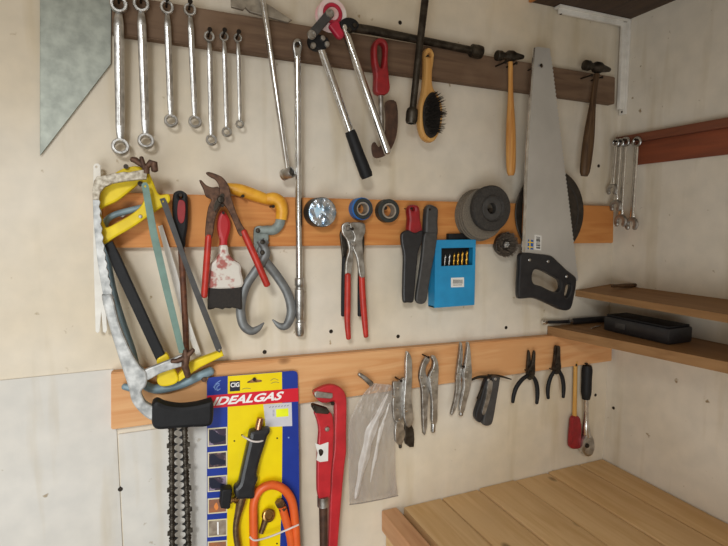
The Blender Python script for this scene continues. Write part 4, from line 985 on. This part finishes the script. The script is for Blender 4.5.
b = MB(); b.lathe(S(267, 514.4, DC+.004), a, [(k*4.6, 0), (k*6.2, .003), (k*6.2, .012), (k*5.0, .0135), (k*4.0, .0135), (k*3.4, .011), (.0005, .011)], 20); b.part('union_nut', M_BRASS, t)
b = MB(); b.tube([(266, 518, DC+.007), (263.4, 526, DC+.007), (261, 533, DC+.007)], [3.6, 2.8, 2.4]); b.part('nut_tail', M_BRONZE, t)
M_TIE = mat('white_cable_tie', (216, 206, 200), .45)
b = MB(); b.tube([(249.6, 536.6, DH+.006), (253, 539.8, DH+.0085), (258, 540, DH+.008), (270, 536.6, DH+.004), (284, 531, DH+.006), (291, 528, DH+.0095), (298.6, 524.6, DH+.008)], .95, smooth=3, n=8); b.part('cable_tie', M_TIE, t)
b = MB(); b.tube([(242.6, 435.8, DC+.002), (246.6, 438.4, DT+.008), (252.6, 441.2, DT+.0125), (259, 441.6, DT+.0125), (264.4, 439.8, DT+.006), (266, 438.6, DC+.002)], .95, smooth=3, n=8); b.part('cable_tie', M_TIE, t)
nail(254.4, 379.4, .022, .034, 'nail holding the gas torch card', 'nails in the lower board', .0018, .0034)

# ------------------------------------------------------------------ red pipe wrench
t = thing('pipe_wrench', 'large red enamelled pipe wrench hanging beside the gas torch card', 'pipe wrench', S(330, 582, .045))
b = MB(); b.plate(sm([(313, 393), (315, 389.6), (320.6, 386.4), (328, 384.2), (335, 384.6), (341.6, 388.4), (345, 395), (345.8, 405), (345.4, 430), (345.4, 450), (343.6, 465), (340.4, 500), (336.8, 546), (334.6, 582), (325.4, 582), (327.4, 546), (329.4, 500), (331, 465), (333, 450), (333.8, 425), (334, 404), (332, 401), (326, 402), (320, 401.6), (316, 398)], 3), .036, .050, bev=.003); b.part('fixed_jaw', M_WRENCHRED, t)
b = MB(); b.plate([(313.2, 391.4), (315.6, 390), (331, 392), (331.4, 396), (329, 397.4), (314, 396.2)], .034, .053, bev=.0012); b.part('jaw_teeth', M_STEEL, t, 'bare steel teeth')
b = MB(); b.plate(sm([(314.4, 410.6), (327.6, 410.6), (332, 416), (333, 430), (332.4, 452), (330.4, 475), (328.8, 497), (318, 497), (316.6, 470), (317.4, 445), (318.4, 430), (316.6, 420)], 3), .050, .062, bev=.0025); b.part('moving_jaw', M_WRENCHRED, t)
b = MB(); b.plate([(311.8, 404.6), (314, 403.8), (327, 408), (328.4, 411.4), (326.6, 413), (314.6, 412), (312, 407.6)], .048, .064, bev=.0012); b.part('jaw_teeth', M_DARKSTEEL, t, 'dark steel teeth')
b = MB(); bolt(b, 326.8, 428.8, .062, .0052, .004); b.part('rivet', M_CHROME, t)
b = MB(); b.tube([(323, 496, .056), (323, 505.6, .056)], [5.8, 5.8], n=18); b.part('adjusting_sleeve', M_STEEL, t)
b = MB(); b.tube([(323.2, 505, .054), (323.6, 545, .052), (323.6, 582, .050)], [4.4, 4.0, 3.8]); b.part('side_handle', M_BRBLADE, t, 'dark red-brown lower handle')
lb = MB().plate([(315, 443), (320, 445), (328.4, 442), (328, 461), (320, 462), (316.4, 460), (317.6, 453)], .0622, .0627, bev=.00005).part('torn_label', M_PAPER, t, 'torn white label')
MB().plate(sm([(318.6, 450.6), (321, 449), (323.4, 451), (322.6, 454.6), (320, 456)], 3), .0627, .0628, bev=.00001).part('label_smudge', M_DARKSTEEL, lb)
nail(332.8, 403.6, .022, .056, 'nail under the hook of the red pipe wrench', 'nails in the lower board', .002, .004)

# ------------------------------------------------------------------ clear plastic bag on a metal hook
t = thing('wall_hook', 'short grey metal pin slanting down towards the clear plastic bag', 'hook', S(365, 384, .03))
b = MB(); b.tube([(359, 374, .034), (364, 377.4, .034), (371, 383.6, .034)], [1.9, 2.4, 2.8], round_end=True); b.part('pin', M_STEEL, t)
b = MB(); b.tube([(369, 382, .020), (369, 382, .036)], [1.6, 1.6]) ; b.part('shank', M_STEEL, t)
m = bpy.data.materials.new('clear_film'); m.use_nodes = True
nt = m.node_tree; p = nt.nodes['Principled BSDF']
p.inputs['Base Color'].default_value = srgb(188, 178, 168); p.inputs['Roughness'].default_value = .25; p.inputs['Specular IOR Level'].default_value = .7
tc = nt.nodes.new('ShaderNodeTexCoord'); nz = nt.nodes.new('ShaderNodeTexNoise'); nz.inputs['Scale'].default_value = 26; nz.inputs['Detail'].default_value = 5
mp = nt.nodes.new('ShaderNodeMapping'); mp.inputs['Rotation'].default_value = (0, math.radians(-20), 0); mp.inputs['Scale'].default_value = (1.6, 1, .35)
nt.links.new(tc.outputs['Object'], mp.inputs['Vector']); nt.links.new(mp.outputs['Vector'], nz.inputs['Vector'])
rp = nt.nodes.new('ShaderNodeMapRange'); rp.inputs['From Min'].default_value = .35; rp.inputs['From Max'].default_value = .75; rp.inputs['To Min'].default_value = .22; rp.inputs['To Max'].default_value = .52
nt.links.new(nz.outputs['Fac'], rp.inputs['Value']); nt.links.new(rp.outputs['Result'], p.inputs['Alpha'])
M_FILM = m
LT = catmull([Vector(q) for q in ((372.6, 383), (362, 396), (354, 411), (348.8, 426), (348.4, 452), (348.6, 480), (349.4, 505))], 8)
RTT = catmull([Vector(q) for q in ((393.4, 385), (394, 398), (394.6, 415), (395, 432), (395.4, 455), (395.6, 475), (398, 496))], 8)
def film_point(u, v, layer, d):
    fi = v*(len(LT)-1); i0 = min(int(fi), len(LT)-2); a = LT[i0].lerp(LT[i0+1], fi-i0); c = RTT[i0].lerp(RTT[i0+1], fi-i0)
    q = a.lerp(c, u); edge = max(0., min(u, 1-u)*2)
    fold = math.exp(-(((u-.80)+(v-.1)*.78)/.06)**2)          # diagonal crease from the hook to the lower left
    h = .004*layer*(edge**.6)+.007*fold*layer+.006*(noise.noise(Vector((u*5, v*7, layer*3.1))))*edge+.0025*noise.noise(Vector((u*16, v*22, 9)))
    return S(q.x, q.y, max(.003, d*(1-v)+.010*v+h+.012*math.sin(math.pi*v)*(.5+.5*layer)))
def film(layer, d):
    nx, ny = 38, 48; b = MB()
    V = [[b.bm.verts.new(film_point(i/nx, j/ny, layer, d)) for i in range(nx+1)] for j in range(ny+1)]
    for j in range(ny):
        for i in range(nx): b.bm.faces.new((V[j][i], V[j][i+1], V[j+1][i+1], V[j+1][i]))
    return b
t = thing('plastic_bag', 'crumpled clear plastic bag hanging between red pipe wrench and locking pliers', 'bag', S(374, 506, .03))
film(1, .034).part('front_sheet', M_FILM, t, angle=180); film(-.6, .026).part('back_sheet', M_FILM, t, angle=180)
M_FOLD = mat('whitened_film', (236, 231, 226), .3, 0, (214, 206, 198), 60, .8, alpha=.62)
for u0, sl, w0, v0, v1 in ((.80, .78, .095, .12, .96), (.93, .62, .035, .22, .86)):
    b = MB(); ny = 40; V = []
    for j in range(ny+1):
        v = v0+(v1-v0)*j/ny; uc = u0-(v-.1)*sl; w = w0*math.sin(math.pi*(.06+.9*j/ny))**.6*(1+.35*noise.noise(Vector((v*9, u0, 2))))
        V.append([b.bm.verts.new(film_point(min(.99, max(.01, uc+w*(k/4-1)+.012*noise.noise(Vector((v*14, k, 5))))), v, 1, .034)+YN*(.0012+.0012*(1-abs(k/4-1)))) for k in range(9)])
    for j in range(ny):
        for k in range(8): b.bm.faces.new((V[j][k], V[j][k+1], V[j+1][k+1], V[j+1][k]))
    b.part('fold', M_FOLD, t, 'whitened diagonal fold of film', angle=180)
b = MB(); b.tube([(349.4, 504.6, .0165), (362, 503, .018), (380, 499.6, .018), (398, 495.6, .0165)], .55, n=6); b.part('welded_seam', mat('film_seam', (150, 138, 128), .4, 0, None, 40, .5, alpha=.75), t)

# ------------------------------------------------------------------ three locking pliers
def arm(t, name, pts, d0, d1, m, bev=.0015, n=4):
    return MB().plate(sm(pts, n), d0, d1, bev=bev).part(name, m, t)
t = thing('locking_pliers', 'locking pliers with wide flat jaws, leftmost, hanging against the plastic bag', 'pliers', S(404, 448, .05), 'locking pliers on the lower board')
arm(t, 'upper_lever', [(404.8, 362), (406, 352.6), (408, 352), (411, 360), (411.2, 380), (410.4, 396), (412, 410), (412.4, 420), (408, 427), (404, 421), (402.6, 408), (403.6, 390), (404.6, 376)], .046, .056, M_CHROME)
arm(t, 'lower_lever', [(392.4, 381.6), (397.4, 381), (402, 377.6), (404.6, 379), (403, 392), (401.6, 405), (402, 416), (398.4, 422.6), (393.4, 420), (392, 404), (393, 392)], .040, .048, M_STEEL)
arm(t, 'flat_jaw', [(395, 424), (399, 420.6), (404.6, 431), (403.8, 437), (400.6, 444), (394.8, 441)], .044, .052, M_CHROME, .001, 2)
arm(t, 'flat_jaw', [(405, 421), (408, 421), (413, 428.6), (413.2, 446.4), (405, 443.6), (404.4, 434)], .042, .049, M_DARKSTEEL, .001, 2)
for q in ((393.6, 396.6), (397.4, 388), (397, 409), (406, 410.4), (399, 419)):
    bolt(MB(), q[0], q[1], .055 if q[0] > 403 else .047, .003, .002).part('rivet', M_CHROME2, t)
b = MB(); b.tube([(400, 440, .046), (400.2, 447, .046)], [1.5, 1.7], round_end=True); b.part('adjusting_screw', M_DARKSTEEL, t)
t = thing('locking_pliers', 'locking pliers with curved jaws, middle of the three locking pairs', 'pliers', S(430, 433, .045), 'locking pliers on the lower board')
arm(t, 'lower_lever', [(425, 357), (428, 356), (429, 360), (425.4, 366), (425, 373), (428, 380), (428, 392), (426.6, 408), (426.4, 424), (424.4, 434), (422.6, 431), (421.6, 412), (421, 390), (418.6, 378), (419.6, 369), (422, 361.6)], .034, .043, M_STEEL)
arm(t, 'upper_lever', [(431, 356.6), (434, 355.4), (437, 362), (437.6, 370), (437, 385), (436.4, 404), (436, 421), (431, 422), (431, 404), (429.4, 388), (428.4, 375), (431.6, 368), (432.6, 362)], .040, .051, M_CHROME)
b = MB(); b.tube([(433.4, 420, .045), (433, 431, .045)], [2.2, 2.4], round_end=True); b.part('adjusting_screw', M_CHROME, t)
for q in ((421.4, 377), (433, 381), (430.6, 377), (433.4, 371), (424, 386)):
    bolt(MB(), q[0], q[1], .050 if q[0] > 428 else .043, .0032, .002).part('rivet', M_CHROME2, t)
t = thing('locking_pliers', 'long-nosed locking pliers, rightmost of the three, next to the multi-tool', 'pliers', S(457, 416, .045), 'locking pliers on the lower board')
arm(t, 'lower_lever', [(459.6, 344), (461, 342.6), (462, 350), (461.6, 366), (460.4, 380), (459.6, 392), (456.6, 404), (452.4, 414), (450.4, 413), (453.6, 400), (455.4, 388), (455.6, 375), (457.6, 360)], .036, .044, M_STEEL)
arm(t, 'upper_lever', [(466.6, 344), (468, 342.4), (469.4, 350), (470.4, 364), (471, 374), (469.6, 386), (466, 400), (462.6, 412), (458.8, 410), (460.6, 398), (463, 386), (462.6, 374), (464.6, 362)], .042, .052, M_CHROME)
b = MB(); b.tube([(461.4, 408, .046), (460.8, 414.4, .046)], [1.8, 2.4], round_end=True); b.part('adjusting_screw', M_CHROME, t)
for q in ((457.8, 374), (466.6, 372), (465.4, 379), (467.8, 367.4)):
    bolt(MB(), q[0], q[1], .051 if q[0] > 460 else .043, .003, .002).part('rivet', M_CHROME2, t)
for px, py, d, l in ((401.4, 381, .052, 'nail holding the leftmost locking pliers'), (428.8, 357.4, .05, 'nail holding the middle locking pliers'), (464, 367, .05, 'nail between the jaws of the long-nosed locking pliers'),
                     (492, 381, .05, 'nail holding the folding multi-tool'), (531.4, 372.5, .046, 'nail holding the black needle-nose pliers'), (556.4, 371, .046, 'nail holding the smaller black pliers beside the ratchet')):
    nail(px, py, .021, d, l, 'nails in the lower board', .0016, .003)

# ------------------------------------------------------------------ folding multi-tool
t = thing('multi_tool', 'dark folding multi-tool hanging open right of the long-nosed locking pliers', 'multi-tool', S(484, 426, .045))
arm(t, 'handle', [(484.4, 379.6), (489, 377), (491, 379), (488.6, 392), (484, 408), (481.6, 417), (478.6, 422), (474.4, 418), (474.6, 411), (479, 398)], .034, .048, M_BLACKGLOSS, .003)
arm(t, 'handle', [(491.4, 377), (497.6, 376), (498.4, 379.6), (495, 400), (491.4, 420), (488, 424.6), (483, 424.6), (481.6, 420), (485.4, 404), (489, 390)], .036, .050, M_CHARCOAL, .003)
arm(t, 'inner_blade', [(487.6, 382), (491.6, 381), (490.6, 392), (484.4, 413), (481.4, 412), (485, 398)], .044, .0515, M_STEEL, .0006)
b = MB(); b.plate(stroke([(486.4, 382), (481.6, 390.6), (477.8, 399)], [2.6, 2.4, 2.0]), .040, .046, bev=.001); b.part('spring_arm', M_DARKSTEEL, t)
b = MB(); b.plate(stroke([(488.4, 377), (478.6, 377), (469.4, 380.8)], [3.2, 2.4, 1.2]), .036, .041, bev=.001); b.part('plier_jaw', M_DARKSTEEL, t)
b = MB(); b.plate(stroke([(488, 376), (499, 376), (511, 379.2)], [3.4, 2.4, 1.2]), .034, .039, bev=.001); b.part('plier_jaw', M_DARKSTEEL, t)
bolt(MB(), 488.6, 380, .048, .0036, .002).part('hinge_pin', M_STEEL, t); bolt(MB(), 495.4, 379, .050, .0036, .002).part('hinge_pin', M_STEEL, t)

# ------------------------------------------------------------------ two black pliers
pliers('black needle-nose pliers hanging between multi-tool and the smaller black pliers', [[(527.6, 352), (528.8, 350.4), (529.8, 354), (530.8, 364), (533.6, 370), (533.4, 377), (529, 380), (526.4, 376), (526.4, 368)], [(533, 352), (534.4, 350.4), (535, 354), (534.6, 364), (534.6, 372), (533, 378), (528.6, 376), (527.6, 370), (531, 364)]], M_DARKSTEEL,
       [[(528.4, 375), (522, 379.6), (516.6, 387), (513.8, 395), (512.8, 402)], [(532.6, 376), (535.6, 381), (537.2, 388), (537.4, 396), (536.8, 403)]], M_BLACK, .030, .006, [1.9, 2.2, 2.3, 2.2, 1.8], [(530.8, 372, .004)], gname='handle')
pliers('smaller black pliers with bent tips, hanging left of the wooden spatula handle', [[(554.6, 347), (556.4, 345.4), (558, 349), (557.4, 358), (559, 366), (558.4, 373), (554.6, 374), (552.2, 369), (553.4, 360)], [(557, 346.4), (559.4, 346.2), (559.8, 350), (560, 360), (560.6, 367), (559, 373), (555, 372), (553.8, 366), (556.4, 356)]], M_DARKSTEEL,
       [[(554.6, 370.6), (550.8, 377), (548.4, 385), (547.8, 392), (548.2, 398)], [(559, 370.6), (562, 376.6), (563.4, 384), (563.6, 391), (563.2, 397)]], M_BLACK, .030, .006, [1.8, 2.1, 2.2, 2.1, 1.7], [(556.8, 366, .004)], gname='handle')

# ------------------------------------------------------------------ spatula and ratchet below the corner shelf
t = thing('spatula', 'red rubber spatula with pale wooden stick hanging left of the ratchet', 'spatula', S(574, 448, .02))
b = MB(); b.tube([(575.6, 361, .018), (575, 390, .018), (574.4, 420, .018)], [2.0, 2.0, 2.2], n=10); b.part('stick', M_PALEWOOD, t)
b = MB(); b.plate(sm([(571.2, 417.6), (575, 415), (578.6, 417.4), (580.2, 427), (579.8, 440), (578.8, 447.4), (570, 447.6), (569, 440), (570, 427)], 3), .012, .024, bev=.003); b.part('head', M_DKRED, t)
MB().box((S(575.6, 364, .02).x-.002, -.0235, S(575.6, 366, .02).z), (S(575.6, 364, .02).x+.002, -.001, S(575.6, 363.5, .02).z)).thing('nail', M_SCREW, 'small nail at the top of the spatula stick', 'nail', group='nails in the lower board')
t = thing('ratchet', 'chrome ratchet with black grip hanging head down in the right corner', 'ratchet', S(587, 456, .03))
b = MB(); b.tube([(587.2, 365.4, .024), (587, 370, .024), (586.6, 380, .024), (586.2, 392, .024), (586, 399, .024)], [4.2, 5.2, 5.0, 5.0, 3.8], smooth=3, n=16); b.part('grip', M_BLACK, t)
b = MB(); b.tube([(586, 398, .024), (586, 418, .024), (586, 428, .024), (586.4, 436, .024)], [2.5, 2.6, 3.8, 4.6], smooth=3, n=14); b.part('shaft', M_CHROME2, t)
b = MB(); b.plate(sm([(582.6, 436), (586, 432.6), (590, 435), (592, 441), (592.2, 448), (589.6, 453.6), (585.6, 455.4), (581.8, 452), (580.4, 445.6)], 4), .014, .034, bev=.004); hd = b.part('head', M_CHROME, t)
bolt(MB(), 587, 445.6, .034, .006, .004).part('direction_lever', M_DARKSTEEL, hd)
nail(587.2, 364, .002, .030, 'nail holding the chrome ratchet', 'nails in the lower board', .0016, .003)

# ------------------------------------------------------------------ spanners on the strip at the right wall
ws = R(615.5, 141, XR-.02); we = R(660, 136, XR-.02)
ztop = R(615, 137.4, XR-.02).z
t = thing('spanner_rack', 'dark reddish wooden strip on the right wall holding a row of spanners', 'rack', (XR-.01, -.14, ztop-.075))
b = MB(); b.box((XR-.020, -.30, ztop-.020), (XR-.001, ws.y, ztop), .002); b.part('top_strip', mat('reddish_dark_wood', (128, 72, 48), .6, 0, (98, 54, 36), 60, .8, .2, 120, stretch=(1, .1, 1)), t)
b = MB(); b.box((XR-.008, -.30, ztop-.075), (XR-.001, ws.y-.05, ztop-.020), .001); b.part('back_board', mat('red_brown_board', (140, 72, 44), .6, 0, (110, 58, 38), 60, .8, .2, 120, stretch=(1, .1, 1)), t)
rl = ['chrome combination spanner nearest the corner on the right wall rack', 'chrome combination spanner second from the corner on the right wall rack', 'chrome combination spanner third from the corner on the right wall rack', 'chrome combination spanner fourth from the corner at the picture edge']
spec = [(616.0, 143, 612.0, 188, .0098), (620.4, 143, 615.5, 204, .0105), (625.4, 142, 620.6, 219, .0115), (637, 142, 631.6, 222, .0118)]
for i, (ax, ay, bx_, by, w) in enumerate(spec):
    dx = XR-.026-.005*(3-i)
    A_ = R(ax, ay, dx); B_ = R(bx_, by, dx-.004); dv = (B_-A_).normalized()
    t = thing('combination_spanner', rl[i], 'spanner', B_-Vector((0, 0, w*1.6)), 'chrome spanners on the right wall')
    MB().wtube([A_+dv*w, A_+dv*w*2.2, B_-dv*w*2.4, B_-dv*w*1.0], [w*.40, w*.46, w*.5, w*.7], flat=.55, n=10, up=(1, 0, 0)).part('shank', M_CHROME2, t)
    MB().annulus(A_+Vector((.0025, 0, 0)), (-1, 0, 0), w*.62, w*1.1, 0, .005, 22, .0008).part('ring_end', M_CHROME, t)
    # open end: a C of steel
    b = MB(); n = 18; rings = []
    sdv = dv.cross(Vector((1, 0, 0))).normalized()
    arc = []
    for k_ in range(n+1):
        a = math.radians(-150+300*k_/n)
        arc.append(B_+dv*w*.5+(-dv*math.cos(a)+sdv*math.sin(a))*w*1.1)
    b.wtube(arc, [w*.30]+[w*.55]*(n-1)+[w*.30], flat=.75, n=8, up=(1, 0, 0)); b.part('open_end', M_STEEL, t)
    o = A_.copy(); o.x = XR-.014; o.z += w*.62-.0022
    MB().lathe(o, (-1, 0, 0), [(.0018, 0), (.0018, XR-.008-dx), (.003, XR-.0078-dx), (.003, XR-.0066-dx)], 10).thing('nail', M_SCREW, ['nail holding the spanner nearest the corner on the right wall', 'nail holding the second right wall spanner from the corner', 'nail holding the third right wall spanner from the corner', 'nail holding the right wall spanner at the picture edge'][i], 'nail', group='nails on the right wall')

# ------------------------------------------------------------------ things lying on the short shelves
zt = zC+.0062
P = [S(543.5, 322.3, .010), S(556, 322, .0115), S(570, 321.6, .013), S(588, 322, .0145), S(606, 322.6, .016)]
for q_, h_ in zip(P[2:], (.0092, .0084, .0078)): q_.z = zC+h_
t = thing('extension_bar', 'black bar with chrome tip lying on the lower brown shelf, its tip overhanging', 'tool', P[2]-Vector((0, 0, .0062)))
d = (P[4]-P[0]).normalized()
b = MB(); b.wtube([P[0]-d*.004, P[0], P[0]+d*.008, P[0]+d*.011], [.0045, .0058, .0058, .0036], n=14, up=(0, 0, 1)); b.part('tip', M_CHROME2, t, 'chrome tip')
b = MB(); b.wtube([P[0]+d*.010, P[1], P[2]], [.0040, .0042, .0044], n=12, up=(0, 0, 1)); b.part('shaft', M_BLACKGLOSS, t)
b = MB(); b.wtube([P[2]-d*.004, P[2]+d*.004], [.0072, .0072], n=14, up=(0, 0, 1)); b.part('collar', M_CHROME, t)
b = MB(); b.wtube([P[2]+d*.004, P[2]+d*.012, P[3], P[4]], [.0050, .0080, .0082, .0074], n=14, up=(0, 0, 1)); b.part('grip', M_BLACKGLOSS, t)
q0 = G(607, 331, zC); q1 = G(652, 335, zC)
t = thing('tool_case', 'black plastic case lying on the lower brown shelf at the right edge', 'case', (q0+q1)/2)
hgt = .036
lo = Vector((q0.x, q1.y-.03, zC)); 
b = MB(); b.box((q0.x, q0.y-.16, zC+.0002), (q0.x+.075, q0.y+.012, zC+hgt), .006); b.part('body', M_BLACKGLOSS, t)
b = MB(); b.box((q0.x-.0015, q0.y-.05, zC+.012), (q0.x+.004, q0.y-.022, zC+.026), .0012); b.part('clasp', M_CHARCOAL, t)
b = MB(); b.box((q0.x+.004, q0.y-.155, zC+hgt-.0005), (q0.x+.071, q0.y+.007, zC+hgt+.004), .002); b.part('lid', M_BLACK, t)
p0, p1 = G(591, 328.4, zC+.003), G(600, 325.6, zC+.003)
b = MB(); b.wtube([p0, (p0+p1)/2, p1], [.0012, .0026, .0022], n=10, round_end=True, up=(0, 0, 1)); b.thing('drill_bit', M_CHROME2, 'short bright bit lying beside the black bar on the lower brown shelf', 'drill bit')
za = zA+.009
p0 = G(612, 286, za+.006); p1 = G(640, 282.6, za+.012)
t = thing('chisel', 'dark tool lying on the upper brown shelf at the right edge', 'tool', p0-Vector((0, 0, .005)))
dd_ = (p1-p0).normalized(); p1 = p0+dd_*.16; p1.z = p0.z
b = MB(); b.wtube([p0, p0+(p1-p0)*.25, p0+(p1-p0)*.45], [.0035, .0055, .0048], n=12, up=(0, 0, 1), round_end=True); b.part('handle', M_DARKHANDLE, t)
b = MB(); b.wtube([p0+(p1-p0)*.44, p1], [.0032, .0030], n=12, up=(0, 0, 1)); b.part('blade', M_DARKSTEEL, t)

# ------------------------------------------------------------------ screw heads in the wall
for px, py, l in ((400, 22.6, 'dark screw head in the wall above the level dark bar'), (398, 336.4, 'dark screw head in the wall above the leftmost locking pliers'), (506, 327.6, 'dark screw head in the wall left of the lower brown shelf'),
                  (120.4, 488.4, 'dark screw head on the white panel left of the chain'), (264.6, 352, 'small screw head in the wall right of the yellow tongs claws'), (331, 331.4, 'screw head in the wall left of the red-gripped pliers'),
                  (598.5, 166, 'small screw head in the wall right of the dark hammer handle'), (616, 250, 'dark screw head in the wall under the right end of the middle board'), (595.4, 395, 'screw head in the wall right of the ratchet grip')):
    o = S(px, py, 0); base = .003 if py > 440 else 0
    if o.x > XR-.01: continue
    MB().lathe((o.x, .002-base, o.z), YN, [(.0042, 0), (.0042, .0026), (.0034, .0036), (.0014, .0036), (.0012, .0026), (.0003, .0026)], 14).thing('screw', M_SCREW, l, 'screw', (o.x, -base, o.z-.004), 'screws in the wall')
o = R(613.6, 408, XR)
MB().lathe((XR+.002, o.y, o.z), (-1, 0, 0), [(.0042, 0), (.0042, .0026), (.0034, .0036), (.0003, .0036)], 14).thing('screw', M_SCREW, 'dark screw head in the right wall below the brown shelves', 'screw', (XR, o.y, o.z-.004), 'screws in the wall')
